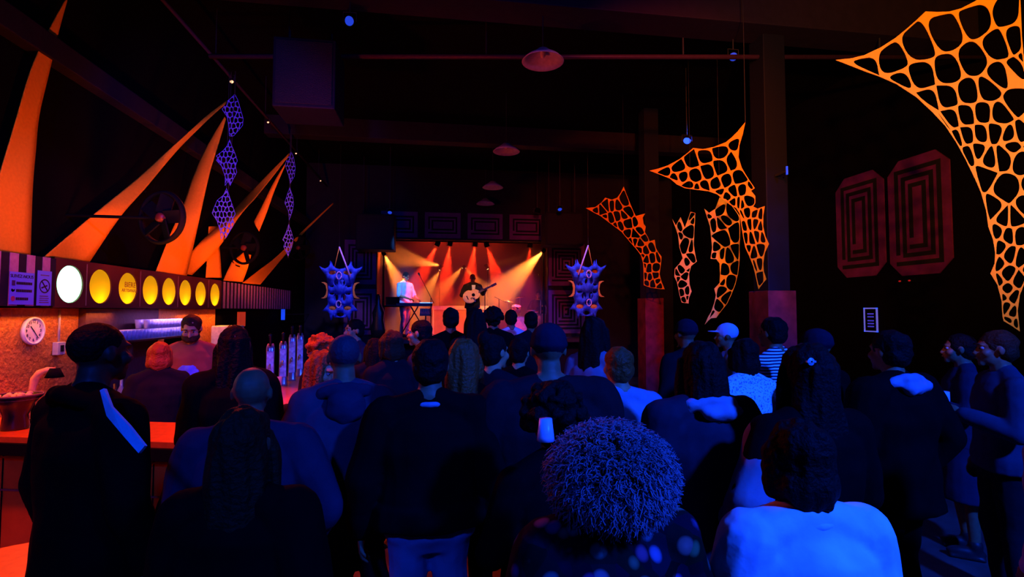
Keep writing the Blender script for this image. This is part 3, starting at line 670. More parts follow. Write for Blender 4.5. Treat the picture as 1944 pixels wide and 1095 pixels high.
# framed notice on right wall
y = 7.0/math.tan(math.atan((1655-972)/F)+math.radians(8.3)); Z = 7*.144+y*.9895
t = thing('framed_notice', (XR-.03, y-.12, 1.95-40/F*Z), 'small framed notice with a blue glowing edge on the right wall', 'notice')
hh = 46/F*Z
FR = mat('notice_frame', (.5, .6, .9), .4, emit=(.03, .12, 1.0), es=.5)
g = G(); g.box((0, 0, 0), (.02, .02, hh)); g.box((0, .24, 0), (.02, .26, hh)); g.box((0, 0, 0), (.02, .26, .02)); g.box((0, 0, hh-.02), (.02, .26, hh))
obj('frame', g, FR, t); obj('sheet', G().box((.01, .015, .015), (.022, .245, hh-.015)), BLK, t)
g = G()
for q in (.2, .32, .44, .6, .72): g.box((.005, .07, hh*q), (.0095, .19, hh*q+.02))
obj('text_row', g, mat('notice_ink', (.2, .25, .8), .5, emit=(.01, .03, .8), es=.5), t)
# small blue fixtures
def par(name, loc, aim, label, cat, lens, em, r=.05, L_=.12, grp=None, power=None, ang=30, blend=.4, col=None, hang=None):
    t = thing(name, loc, label, cat, grp)
    M = (Vector(aim)-Vector(loc)).to_track_quat('Z', 'Y').to_matrix()
    obj('housing', G().lathe([(r*.5, -L_), (r*.9, -L_*.8), (r, 0), (r*.93, .0), (r*.85, -.02)], 18, (0, 0, 0), M), BLK, t, True)
    obj('lens', G().lathe([(r*.84, -.018), (r*.84, -.012)], 18, (0, 0, 0), M), mat('lens_'+lens, em, .3, emit=em, es=6 if power else 2.5), t)
    obj('yoke', G().tube([(-r*1.2, 0, 0), (-r*1.2, 0, .1), (r*1.2, 0, .1), (r*1.2, 0, 0)], .006, 6), DMETAL, t)
    if hang: obj('hanger', G().tube([(0, 0, .1), (0, 0, hang)], .008, 6), DMETAL, t)
    if power:
        spot(lens+'_beam', Vector(loc)+M @ Vector((0, 0, .012)), aim, ang, power, col or em, blend, .03)
    return t
B1 = (.02, .08, 1.0)
q = at(1304, 268, 8.5); par('uv_lamp', q, q+Vector((-1, -1, -1.5)), 'small blue spotlight above the middle orange net', 'lamp', 'blue', B1, .07, hang=6-q.z)
q = at(1392, 108, 6.6); par('uv_lamp', q, q+Vector((-1, -1.5, -1)), 'small blue lamp below the ceiling beam near the pillar', 'lamp', 'blue_dim', (.006, .02, .25), .06, hang=.5)
q = at(664, 40, 5.8); par('uv_lamp', q, q+Vector((1, -1.5, -1)), 'blue lamp clamped on the cross pipe below the ceiling beam', 'lamp', 'blue_dim', (.006, .02, .25), .06, .2, hang=.4)
q = at(1494, 325, 6.2); t = thing('blue_tube', q, 'short vertical blue tube light beside the nearer pillar', 'tube light'); obj('tube', G().tube([(0, 0, -.04), (0, 0, .06)], .012, 8), mat('blue_tube', B1, .3, emit=B1, es=.8), t); obj('clip', G().box((-.02, 0, -.015), (.02, .2, .015)), DMETAL, t)
q = at(537, 597, 11.5); t = thing('blue_sign', q, 'small upright blue lit sign at the back left beyond the bar', 'sign'); obj('panel', G().box((-.04, 0, -.12), (.04, .03, .12)), mat('blue_sign', B1, .3, emit=(.01, .07, .9), es=.8), t, bevel=.005); obj('bracket', G().tube([(0, .03, 0), (0, 3.0, 0)], .01, 6), DMETAL, t)
q = at(443, 598, 9.0); t = thing('orange_sign', (XL+.02, 9.9, 1.8), 'small upright orange panel past the end of the bar wall', 'sign'); obj('panel', G().box((0, -.15, -.13), (.04, .15, .13)), mat('orange_panel', (.8, .1, .02), .5, emit=(.8, .05, .01), es=.4), t, bevel=.005)
t = thing('exit_marker', (XR-.05, 6.75, 2.4), 'tiny pair of red lights under the labyrinth panels', 'light'); obj('housing', G().box((0, -.14, -.03), (.04, .14, .03)), BLK, t)
for s in (-.08, .08): obj('lamp', G().ell((-.005, s, 0), (.012, .02, .012)), mat('red_led', (.4, .01, .01), .4, emit=(.5, .01, .01), es=.6), t)
# bulbs on the pipe above the bar
WARM = (1, .35, .12)
for k, (px, py) in enumerate(((362, 46), (430, 141), (502, 212), (557, 270), (605, 318))):
    if k == 0: q = Vector((-2.3, 5.4, 5.3))
    else:
        # on the long pipe
        a = math.atan((px-972)/F)+math.radians(8.3); yy = 2.93/math.tan(-a); q = Vector((-2.93, yy, 5.22))
    par('pipe_spotlight', q, q+Vector((.3, -.5, -.6)), 'small spotlight under the long pipe above the bar, ' + ['closest to the top edge', 'second from the camera', 'third from the camera', 'fourth from the camera', 'farthest'][k], 'spotlight', 'warm', (1, .4, .2) if k == 1 else (1, .4, .2), .02+.008*(k == 1), .12, 'spotlights on the pipe over the bar')
# hanging loudspeaker over the floor
def speaker(loc, W_, D_, H_, label, hang, grp=None, wd=2):
    t = thing('loudspeaker', loc, label, 'loudspeaker', grp)
    obj('cabinet', G().box((-W_/2, -D_/2, 0), (W_/2, D_/2, H_)), mat('speaker_paint', (.003, .003, .006), .7, bump=.2, scale=40), t, bevel=.015)
    obj('grille', G().box((-W_*.45, -D_/2-.012, H_*.05), (W_*.45, -D_/2, H_*.95)), mat('speaker_grille', (.012, .01, .011), .6, bump=.6, scale=90), t, bevel=.005)
    for s in (-1, 1): obj('bracket', G().tube([(s*W_*.35, 0, H_), (s*W_*.35, 0, hang)], .012, 8), DMETAL, t)
    return t
q = at(588, 222, 6.4); speaker((q.x, q.y, q.z), .72, .6, .85, 'dark hanging loudspeaker box below the ceiling at left of centre', 5.45-q.z)
q = at(714, 476, 13.4); t1 = speaker((q.x, q.y, q.z), .96, .6, .92, 'big black loudspeaker hanging left of the stage opening', 6-q.z, 'loudspeakers beside the stage')
q = at(1067, 468, 13.4); speaker((q.x, q.y, q.z), 1.0, .6, .85, 'big black loudspeaker hanging right of the stage opening', 6-q.z, 'loudspeakers beside the stage')
for px, lb in ((740, 'left'), (1063, 'right')):
    q = at(px, 404 if px < 900 else 398, 12.6); par('uv_lamp', q, q+Vector((0, -1, -1.2)), 'small blue lamp above the %s hanging loudspeaker' % lb, 'lamp', 'blue_dim', (.006, .02, .25), .06, hang=6-q.z)
# ================================================================ HANGING STAR ORNAMENTS
BF = mat('ornament_blue', (.03, .09, 1.0), .7, var=.5, scale=9, bump=.3); OF = mat('ornament_orange', (1.0, .32, .05), .7, var=.3, scale=14)
WF = mat('ornament_edge', (.75, .45, .9), .6)
def ornament(loc, label, flip):
    t = thing('star_ornament', loc, label, 'hanging ornament', 'blue star ornaments beside the stage')
    k = .0129*14.3/12.5/6.84*.88
    def X(p): return (p[0]*k*flip, (1010-p[1])*k)
    half = [(0,395),(45,385),(80,366),(110,340),(128,285),(130,330),(150,365),(190,385),(230,375),(265,352),(235,400),(205,440),(185,475),(170,520),(158,560),(152,610),(150,660),(152,710),(157,760),(150,800),(150,840),(180,880),(218,925),(185,925),(150,930),(130,960),(122,1000),(112,1045),(98,1000),(85,962),(78,1005),(0,1010)]
    ol = [X(p) for p in half]+[X((-p[0], p[1])) for p in reversed(half[1:-1])]
    def el(cx, cy, rx, ry, n=18): return [X((cx+rx*math.cos(2*PI*i/n), cy+ry*math.sin(2*PI*i/n))) for i in range(n)]
    holes = [el(0, 480, 20, 38), el(0, 840, 26, 32), el(0, 968, 48, 26)]
    for s in (-1, 1): holes += [el(s*42, 565, 26, 40), el(s*45, 750, 28, 45), el(s*100, 610, 30, 14), el(s*100, 705, 30, 14), el(s*95, 440, 48, 26), el(s*90, 885, 46, 30)]
    v, f = fill_holes(ol, holes)
    for sgn, nm in ((-1, 'front_web'), (1, 'rear_web')):
        g = G().add([(p[0], sgn*(.05+.22*max(0, 1-abs((p[1]/k-505)/420))*max(0, 1-abs(p[0]/k)/170)), p[1]) for p in v], f)
        o = obj(nm, g, BF, t, True); s_ = o.modifiers.new('s', 'SOLIDIFY'); s_.thickness = .01
    for s in (-1, 1):
        for cy in (440, 885):
            obj('orange_insert', G().loft([(0, .03, .03), (.05, .11, .05), (.12, .13, .06), (.17, .04, .03)], 14).ell((0, 0, .08), (.02, .07, .05)), OF, t, True).location = (s*95*k, 0, (1010-cy-50)*k)
        hrn = [(150,640),(156,600),(172,570),(200,558),(238,560),(205,574),(182,600),(170,660),(182,720),(205,748),(238,762),(200,764),(170,752),(156,720)]
        obj('side_horn', G().prism([X((s*a, b)) for a, b in hrn], -.03, .03), OF, t)
    for cy, ry in ((480, 46), (840, 42)):
        P = [X((30*math.cos(2*PI*i/16), cy+ry*math.sin(2*PI*i/16))) for i in range(17)]
        obj('eye_rim', G().tube([(a, -.24, b) for a, b in P], .014, 6), WF, t, True)
    a = X((-15, 110)); b = X((140, 495)); c = X((-75, 400))
    obj('rod', G().tube([(a[0], -.1, a[1]), (b[0], -.25, b[1])], .018, 8), WF, t, True)
    obj('rod', G().tube([(a[0], -.1, a[1]), (c[0], -.1, c[1])], .008, 6), OF, t, True)
    obj('cord', G().tube([(a[0], -.1, a[1]), (a[0], -.1, 6.0-loc[2])], .006, 6), DMETAL, t)
    return t
q = at(646, 603, 12.4); ornament(q, 'blue and orange spiky cloth ornament hanging at the left of the stage', 1)
q1 = q
q = at(1113, 600, 12.4); ornament(q, 'blue and orange spiky cloth ornament hanging at the right of the stage', -1)
for c_, dx in ((q1, .4), (q, -.3)):
    spot('ornament_light', (c_.x+dx, c_.y-1.9, 4.9), (c_.x, c_.y, c_.z+.75), 36, 300, (.45, .28, 1.0), .6, .05)
# ================================================================ PEOPLE
def V3(*a): return Vector(a)
def hand(g, w_, d, n, side, curl=.5, s=1.0):
    """palm and five fingers leaving wrist w_ along d; n points out of the palm"""
    d = d.normalized(); n = (n-d*n.dot(d)).normalized(); u = d.cross(n)*side
    M = Matrix((u, d, n)).transposed()
    g.ell(w_+d*.045*s, (.041*s, .052*s, .016*s), M)
    for k, (off, ln) in enumerate(((.028, .07), (.01, .079), (-.009, .073), (-.027, .057))):
        p = w_+d*.085*s+u*off*s; a = curl*.6; q = p+(d*math.cos(a)+n*math.sin(a))*ln*.45*s
        a2 = curl*1.9; r = q+(d*math.cos(a2)+n*math.sin(a2))*ln*.32*s; a3 = curl*2.7; e = r+(d*math.cos(a3)+n*math.sin(a3))*ln*.24*s
        g.cap(p, .0092*s, q, .0086*s, 8); g.cap(q, .0086*s, r, .008*s, 8); g.cap(r, .008*s, e, .007*s, 8)
    p = w_+d*.02*s+u*.03*s; q = w_+d*.055*s+u*.058*s+n*.01*s; e = q+(d*.8+n*.5).normalized()*.035*s
    g.cap(p, .014*s, q, .0105*s, 8); g.cap(q, .0105*s, e, .0085*s, 8)
ARMS = {  # elbow, wrist for the right side (x > 0 mirrored for the left)
    'down': ((.255, -.03, 1.13), (.27, .04, .88)),
    'fwd': ((.25, .0, 1.13), (.17, .23, 1.13)),
    'hold': ((.25, .02, 1.14), (.13, .24, 1.22)),
    'fold': ((.26, .06, 1.15), (-.02, .24, 1.19)),
    'pocket': ((.29, -.08, 1.14), (.21, .04, .93)),
    'up': ((.27, .12, 1.2), (.2, .22, 1.42)),
    'wide': ((.33, -.08, 1.17), (.26, .14, 1.0)),
}
def person(px, ytop, Z, label, top='black', bottom='black', hair=('short', 'HB'), skin='M', rot=0.0, arms=('down', 'down'), w=1.0, hem=.86, group='audience standing before the stage', loc=None, head=(0, 0), coat=None, skirt=None, face=False, legs=None, collar=None, height=None, seat=0, hood=None, sleeves=True, vox=.0085, hairvol=1.0, bag=None, puff=0.0, seed=None, hcol=None, base_z=0.0, headk=1.0):
    seed = seed if seed is not None else int(px*7+ytop)
    rnd = random.Random(seed)
    if loc is None: loc = floor_at(px, Z)
    h = height or (1.95-base_z-(ytop-590)/F*Z)
    s = h/1.77
    T = thing('person', (loc[0], loc[1], base_z), label, 'person', group, rot)
    T.scale = (s, s, s)
    sk = {'L': SKIN_L, 'M': SKIN_M, 'D': SKIN_D}[skin]
    sw = w
    sz = -seat
    hc = V3(0, .02, 1.635+sz)
    HM = Matrix.Rotation(head[0], 3, 'Z') @ Matrix.Rotation(head[1], 3, 'X')
    k = headk
    def H(x, y, z): return hc+HM @ V3(x*k, y*k, z*k)
    b = G()
    b.ell(H(0, -.012, .03), (.076*k, .095*k, .088*k), HM); b.ell(H(0, .03, -.045), (.056*k, .06*k, .06*k), HM); b.ell(H(0, .07, -.09), (.026*k, .022*k, .022*k), HM)
    b.cap(H(0, .085, .01), .009*k, H(0, .106, -.026), .0135*k); b.ell(H(0, .077, .032), (.055*k, .018*k, .011*k), HM)
    for q in (-1, 1):
        b.ell(H(q*.04, .06, -.022), (.028*k, .028*k, .026*k), HM); b.ell(H(q*.079, -.008, -.002), (.009*k, .02*k, .031*k), HM)
    b.ell(H(0, .088, -.052), (.024*k, .012*k, .006*k), HM); b.ell(H(0, .086, -.063), (.02*k, .012*k, .007*k), HM)
    b.cap(H(0, -.02, -.06), .054*k, V3(0, -.02, 1.42+sz), .062)
    b.loft([(.86+sz, .13*sw, .10), (.93+sz, .165*sw, .115), (1.03+sz, .15*sw, .10), (1.15+sz, .145*sw, .10), (1.27+sz, .165*sw, .11), (1.36+sz, .165*sw, .1), (1.42+sz, .12, .075), (1.46+sz, .06, .05)])
    for q in (-1, 1): b.cap(V3(0, -.025, 1.5+sz), .055, V3(q*.16*sw, -.015, 1.405+sz), .05)
    J = []
    for i, q in enumerate((-1, 1)):
        a = arms[i]
        e, wr = ARMS[a] if isinstance(a, str) else a
        sh = V3(q*.178*sw, -.01, 1.405+sz)
        if isinstance(a, str): e = V3(q*e[0]*sw, e[1], e[2]+sz); wr = V3(q*wr[0]*(sw if a in ('down', 'pocket', 'wide') else 1), wr[1], wr[2]+sz)
        else: e = V3(*e); wr = V3(*wr)
        b.cap(sh, .052, e, .04); b.cap(e, .04, wr, .026)
        d = (wr-e)
        n = V3(-q, 0, 0) if (isinstance(a, str) and a in ('down', 'pocket', 'wide')) else V3(-q*.5, .1, -.9)
        if isinstance(a, str) and a in ('hold', 'up'): n = V3(-q, .3, 0)
        hand(b, wr+d.normalized()*.012, d, n, -q, .75 if a in ('hold', 'fwd', 'up') else .4)
        J.append((sh, e, wr))
    LG = legs or [(V3(q*.088, 0, .9), V3(q*.1, .015+.02*q, .49), V3(q*(.105+rnd.uniform(0, .03)), -.02, .085)) for q in (-1, 1)]
    for hp, kn, an in LG:
        b.cap(hp, .085, kn, .054); b.cap(kn, .052, an, .036)
    body = fuse('body', b, sk, T, vox=vox if face or Z < 3 else .011, sm=2)
    # shoes
    for (hp, kn, an), q in zip(LG, (-1, 1)):
        g = G().ell(an+V3(0, .06, -.035), (.045, .13, .045)).cap(an, .045, an+V3(0, 0, .03), .05).box(tuple(an+V3(-.045, -.06, -.084)), tuple(an+V3(.045, .17, -.06)))
        fuse('shoe', g, SHOE, T, .012, 1)
    # trousers or skirt
    cw = [cloth(c if isinstance(c, str) else 'c', COLS[c]) if isinstance(c, str) else c for c in (top, bottom)]
    g = G().loft([(.8+sz, .13*sw, .1), (.88+sz, .185*sw, .135), (.96+sz, .182*sw, .13), (1.04+sz, .165*sw, .12)])
    if skirt:
        g.loft([(skirt, .24*sw, .2), (.75+sz, .215*sw, .17), (.9+sz, .195*sw, .14), (1.02+sz, .165*sw, .12)])
        fuse('skirt', g, cw[1], T, .013, 3, .008, 6, seed)
    else:
        for hp, kn, an in LG: g.cap(hp, .103, kn, .07); g.cap(kn, .07, an+V3(0, 0, -.0), .058)
        fuse('trousers', g, cw[1], T, .013, 2, .012, 9, seed)
    # top
    p = .018+puff
    g = G()
    g.loft([(hem+sz, (.185+(.04 if hem < .8 else 0))*sw+p, .135+p), ((hem+.1)+sz, .18*sw+p, .13+p), (1.03+sz, .165*sw+p, .115+p), (1.15+sz, .165*sw+p, .115+p), (1.27+sz, .182*sw+p, .125+p), (1.37+sz, .178*sw+p, .11+p), (1.43+sz, .145*sw, .095), (1.49+sz, .08, .07, -.014)])
    for q in (-1, 1): g.cap(V3(q*.02, -.025, 1.485+sz), .06, V3(q*.165*sw, -.015, 1.415+sz), .056+p*.6)
    for sh, e, wr in J:
        end = wr if sleeves else e.lerp(sh, .2)
        g.cap(sh, .06+p, e, .05+p*.8)
        if sleeves: g.cap(e, .05+p*.8, e.lerp(wr, .97), .036+p*.6)
    tp = fuse('jacket' if coat else 'shirt', g, cw[0], T, .011, 2, .011+puff*.15, 8, seed+3)
    if collar:
        g = G(); R = []
        for a in range(13):
            t = 2*PI*a/12; R.append(V3(.074*math.cos(t), -.012+.07*math.sin(t), 1.468+sz-.03*max(0, math.sin(t))))
        g.tube(R, .014); fuse('collar', g, cloth('collar_'+collar, COLS[collar]), T, .008, 1)
    if hood:
        g = G(); R = []
        for a in range(-12, 193, 12):
            t = math.radians(180+a); R.append(V3(.15*math.cos(t), .035+.14*math.sin(t), 1.495+sz-.05*math.cos(t)**2))
        g.tube(R, [.01]+[.034]*(len(R)-2)+[.01])
        if hood == 'pale':
            g.ell((.02, -.12, 1.45+sz), (.11, .035, .045)); g.ell((.1, -.08, 1.43+sz), (.04, .03, .05))
        if coat is None or hood == 'slate': g.ell((0, -.13, 1.41+sz), (.1, .05, .09))
        fuse('hood', g, cloth('hood_'+hood, COLS[hood]), T, .009, 2, .014 if hood == 'pale' else .01, 18, seed)
    if bag:
        g = G().box((-.16, -.26, 1.0), (.16, -.14, 1.36)); obj('backpack', g, BLK, T, bevel=.03)
    # hair
    st, hcn = hair; hm = {'HB': HAIR_B, 'BR': HAIR_BR, 'RD': HAIR_R, 'BL': mat('hair_blond', (.55, .25, .08), .6, bump=.6, scale=60), 'GR': mat('hair_grey', (.035, .03, .045), .7, bump=.4, scale=60)}[hcn]
    v = hairvol
    if st == 'bald': pass
    elif st == 'buzz':
        g = G().ell(H(0, -.018, .036), (.079, .096, .087), HM); fuse('hair', g, hm, T, .008, 1)
    elif st == 'cap' or st == 'beanie':
        g = G().ell(H(0, -.012, .045), (.088, .105, .088), HM)
        if st == 'cap': g.ell(H(0, .11, .045), (.065, .07, .009), HM)
        else: g.ell(H(0, -.01, .03), (.093, .11, .04), HM)
        fuse('hat', g, cloth('hat_'+hcn, (.05, .05, .07) if hcol is None else hcol), T, .009, 2)
    else:
        g = G().ell(H(0, -.024, .042), (.087*v, .103*v, .09*v), HM).ell(H(0, -.05, -.01), (.083*v, .07*v, .08*v), HM)
        if st == 'long':
            g.loft([(hc.z+z, a*v, b2*v, hc.y+yo) for z, a, b2, yo in ((.09, .06, .07, -.02), (.04, .088, .095, -.035), (-.03, .094, .09, -.045), (-.11, .098, .075, -.06), (-.2, .102, .062, -.075), (-.3, .1, .055, -.085), (-.37, .085, .045, -.09), (-.42, .045, .02, -.09))])
            for q in (-1, 1): g.tube([hc+V3(q*.07*v, .02, .04), hc+V3(q*.085*v, .02, -.03), hc+V3(q*.09*v, .015, -.12), hc+V3(q*.095*v, .02, -.24), hc+V3(q*.09*v, .03, -.33)], [.02, .028, .03, .028, .008], 8)
        elif st == 'bob':
            for q in (-1, 1):
                for i in range(3): g.ell(H(q*(.076), -.005, .02-.045*i), (.03*v, .06*v, .05), HM)
            g.ell(H(0, -.06, -.06), (.095*v, .065*v, .085*v), HM)
        elif st == 'bun': g.ell(H(0, -.1, .1), (.05, .05, .05))
        elif st == 'pony':
            g.tube([H(0, -.11, .05), H(0, -.17, 0), H(0, -.16, -.12), H(0, -.13, -.26)], [.02, .035, .035, .01], 8)
        elif st == 'curly':
            for i in range(60):
                a = rnd.uniform(0, 2*PI); e = rnd.uniform(-.3, 1.4); rr = .1*v
                q = V3(math.cos(a)*math.cos(e)*rr, math.sin(a)*math.cos(e)*rr-.03, math.sin(e)*rr+.02)
                if q.y < .06 or q.z > .06: g.ell(H(*q), (.03, .03, .03))
        wob = {'long': .012, 'bob': .01, 'curly': .02}.get(st, .007)
        ho = fuse('hair', g, hm, T, .0065 if Z < 3.5 else .01, 2, wob*1.2, (34, 34, 6) if st in ('long', 'bob', 'pony', 'bun') else 26, seed)
    if face:
        for q in (-1, 1):
            o = obj('eye', G().ell((0, 0, 0), (.0115, .0115, .0115)), EYEW, T, True); o.location = H(q*.031, .075, .012)
            o = obj('iris', G().ell((0, 0, 0), (.0055, .004, .0055)), BLK, T, True); o.location = H(q*.031, .0855, .011)
        obj('lips', G().ell((0, 0, 0), (.021, .006, .006), HM), mat('lips', (.35, .1, .08), .5), T, True).location = H(0, .1, -.057)
        obj('eyebrow', G().ell((0, 0, 0), (.02, .006, .004), HM), hm, T, True).location = H(-.031, .094, .036)
        obj('eyebrow', G().ell((0, 0, 0), (.02, .006, .004), HM), hm, T, True).location = H(.031, .094, .036)
    T['_s'] = s
    bpy.context.view_layer.update()
    del T['_s']
    return T, (lambda p: T.matrix_world @ Vector(p)), J
COLS = {'black': (.003, .003, .003), 'coal': (.012, .012, .014), 'navy': (.02, .02, .032), 'denim': (.22, .27, .45), 'grey': (.05, .042, .065), 'light': (.2, .2, .27),
        'white': (.75, .75, .85), 'pale': (.3, .3, .4), 'brownred': (.3, .07, .04), 'slate': (.026, .026, .045), 'dusk': (.012, .01, .012), 'cream': (.6, .58, .6), 'blueprint': (.1, .2, .8)}
# patterned cloths
def pattern_cloth(name, kind, a, b):
    m = bpy.data.materials.new(name); m.use_nodes = True; nt = m.node_tree; bs = nt.nodes['Principled BSDF']; tc = nt.nodes.new('ShaderNodeTexCoord')
    if kind == 'stripe':
        t = nt.nodes.new('ShaderNodeTexWave'); t.wave_type = 'BANDS'; t.bands_direction = 'Z'; t.inputs['Scale'].default_value = 14; t.inputs['Distortion'].default_value = .15
    elif kind == 'speck': t = nt.nodes.new('ShaderNodeTexNoise'); t.inputs['Scale'].default_value = 75
    else: t = nt.nodes.new('ShaderNodeTexVoronoi'); t.inputs['Scale'].default_value = 15
    nt.links.new(tc.outputs['Object'], t.inputs['Vector'])
    r = nt.nodes.new('ShaderNodeValToRGB'); r.color_ramp.interpolation = 'LINEAR'
    if kind == 'flower':
        r.color_ramp.elements[0].position = .0; r.color_ramp.elements[0].color = a+(1,); r.color_ramp.elements[1].position = .42; r.color_ramp.elements[1].color = b+(1,)
        e = r.color_ramp.elements.new(.3); e.color = tuple(x*.6 for x in a)+(1,)
        nt.links.new(t.outputs['Distance'], r.inputs[0])
        mx = nt.nodes.new('ShaderNodeMixRGB'); mx.blend_type = 'MULTIPLY'; mx.inputs[0].default_value = .85
        nt.links.new(r.outputs[0], mx.inputs[1]); nt.links.new(t.outputs['Color'], mx.inputs[2]); nt.links.new(mx.outputs[0], bs.inputs['Base Color'])
    else:
        lo, hi = (.42, .58) if kind == 'stripe' else (.36, .46)
        r.color_ramp.elements[0].position = lo; r.color_ramp.elements[0].color = b+(1,); r.color_ramp.elements[1].position = hi; r.color_ramp.elements[1].color = a+(1,)
        nt.links.new(t.outputs['Fac'], r.inputs[0]); nt.links.new(r.outputs[0], bs.inputs['Base Color'])
    bs.inputs['Roughness'].default_value = .9; bs.inputs['Specular IOR Level'].default_value = .08; return m
STRIPE = pattern_cloth('striped_knit', 'stripe', (.9, 1, 1), (.02, .02, .05))
SPECK = pattern_cloth('speckled_knit', 'speck', (.8, .95, 1), (.18, .2, .35))
FLOWER = pattern_cloth('flowered_blouse', 'flower', (.7, .3, .45), (.015, .012, .02))
import time; _t0 = time.time()
# ---- at the bar
person(184, 606, 2.15, 'tall person in a black coat at far left, standing before the bar', 'black', 'black', ('buzz', 'HB'), 'D', rot=-.55, arms=('down', 'down'), w=1.08, hem=.62, coat=1, puff=.01, group=None, hood='black')
P_, at1, _ = None, None, None
person(280, 630, 4.35, 'person with auburn hair in a dark top, back turned behind the bar', 'dusk', 'black', ('bob', 'RD'), 'L', rot=.5, arms=('fwd', 'fwd'), group=None, loc=(-2.45, 5.0, 0), height=1.68)
bar, _, J = person(365, 597, 5.2, 'bearded barman in a rust t-shirt looking down with crossed arms behind the bar', 'brownred', 'black', ('short', 'BR'), 'L', rot=PI+.25, arms=(((-.3, .02, 1.14), (.03, .2, 1.17)), ((.3, .02, 1.14), (-.04, .23, 1.12))), head=(0, -.42), face=True, group=None, sleeves=False, w=1.12, hcol=None)
hmz = G()
for a in range(9):
    t = PI*a/8; hmz.ell((.058*math.cos(t), .045+.035*math.sin(t)+.0, 1.568-.03*math.sin(t)), (.02, .022, .032))
fuse('beard', hmz, HAIR_BR, bar, .008, 2, .004, 30, 3)
fuse('shirt_print', G().ell((0, .145, 1.25), (.09, .012, .07)), cloth('shirt_print', (.12, .2, .8)), bar, .008, 1, .02, 20, 3)
person(446, 611, 3.1, 'person with dark tied-up hair and black jacket facing the bar, beside the barman', 'black', 'black', ('long', 'HB'), 'D', rot=.35, arms=('hold', 'fwd'), w=.82, hem=.7, coat=1, hairvol=.85, puff=.02)
person(480, 690, 2.25, 'bald person in a dull blue jacket, just right of the black-haired person', 'slate', 'black', ('bald', 'HB'), 'M', rot=.1, arms=('fwd', 'pocket'), w=1.15, hem=.82, coat=1, collar='slate', puff=.02)
person(466, 766, 1.62, 'long-haired person in black in the left foreground, closest to the camera on that side', 'black', 'black', ('long', 'BR'), 'M', rot=-.1, arms=('fwd', 'pocket'), w=.92, hem=.6, coat=1, hairvol=.95, puff=.02)
person(600, 640, 4.4, 'person with reddish hair lit from the bar, beside the beer taps', 'dusk', 'black', ('curly', 'RD'), 'L', rot=1.2, arms=('fwd', 'fwd'), height=1.74, loc=(-1.02, 4.75, 0), face=True)
person(612, 664, 3.3, 'long-haired woman in a pale blue top looking down, between the taps and the hooded man', 'light', 'black', ('long', 'RD'), 'L', rot=-2.0, arms=('hold', 'fwd'), head=(-.2, -.35), face=True, w=.92)
person(655, 630, 2.75, 'shaven-headed man in a grey-blue hooded sweatshirt, back turned, left of centre', 'grey', 'navy', ('buzz', 'GR'), 'M', rot=.25, arms=(((-.3, .04, 1.08), (-.22, .2, .96)), 'pocket'), w=1.0, hem=.98, hood='slate', puff=.015, legs=[(V3(-.088, 0, .9), V3(.0, 0, .49), V3(.06, -.02, .085)), (V3(.088, 0, .9), V3(.17, .03, .49), V3(.24, 0, .085))])
# ---- centre crowd
person(818, 640, 2.5, 'man in a black coat with a bright blue collar line and pale jeans, centre foreground', 'black', 'denim', ('short', 'HB'), 'M', rot=0, arms=('down', 'down'), w=1.15, hem=.92, coat=1, collar='pale', puff=.025)
person(1042, 611, 2.6, 'tall round-headed person in black, right of centre in front of the drums', 'dusk', 'black', ('beanie', 'HB'), 'M', rot=0, arms=('fwd', 'fwd'), w=1.3, hem=.8, puff=.03, coat=1, hcol=(.012, .012, .022))
person(880, 642, 3.0, 'person with long auburn hair, back turned, under the guitarist', 'dusk', 'black', ('long', 'RD'), 'L', rot=-.2, arms=('down', 'down'), w=.95)
person(938, 632, 3.5, 'person with a dark bun and red-lit neck, under the guitarist to the right', 'dusk', 'black', ('bun', 'HB'), 'L', rot=-.5, arms=('down', 'fwd'), w=.95, head=(-.4, 0))
person(985, 640, 4.3, 'short-haired person with red-lit cheek between the bun and the round-headed person', 'black', 'black', ('short', 'HB'), 'L', rot=-.5, arms=('down', 'down'))
person(800, 606, 5.0, 'short-haired man turned to the left with a lit cheek, below the keyboard player', 'slate', 'black', ('short', 'HB'), 'L', rot=1.3, arms=('hold', 'down'), face=True)
person(856, 583, 6.0, 'dark head in the far crowd directly left of the guitarist', 'black', 'black', ('short', 'HB'), 'M', arms=('down', 'down'))
person(903, 584, 5.6, 'long-haired dark head in the far crowd directly below the guitarist', 'dusk', 'black', ('long', 'HB'), 'M')
person(943, 583, 6.6, 'dark bushy head in the far crowd right of the guitarist', 'black', 'black', ('curly', 'HB'), 'M', loc=(.72, 6.65, 0))
person(970, 587, 7.8, 'short-haired person with bright blue shoulders in front of the drums', 'white', 'black', ('short', 'HB'), 'M', arms=('down', 'fwd'))
person(1008, 590, 7.0, 'dark head in the far crowd covering the right of the drums', 'coal', 'black', ('short', 'HB'), 'M')
person(675, 605, 6.0, 'person with orange-lit face near the left star ornament', 'slate', 'black', ('short', 'HB'), 'L', rot=2.2, arms=('fwd', 'down'), face=True)
person(745, 625, 4.4, 'dark person between the hooded man and the keyboard player', 'dusk', 'black', ('bob', 'BR'), 'M', rot=.6, arms=('fwd', 'down'))
person(712, 640, 5.3, 'dark long-haired person deep in the crowd left of centre', 'dusk', 'black', ('long', 'HB'), 'M', rot=.2)
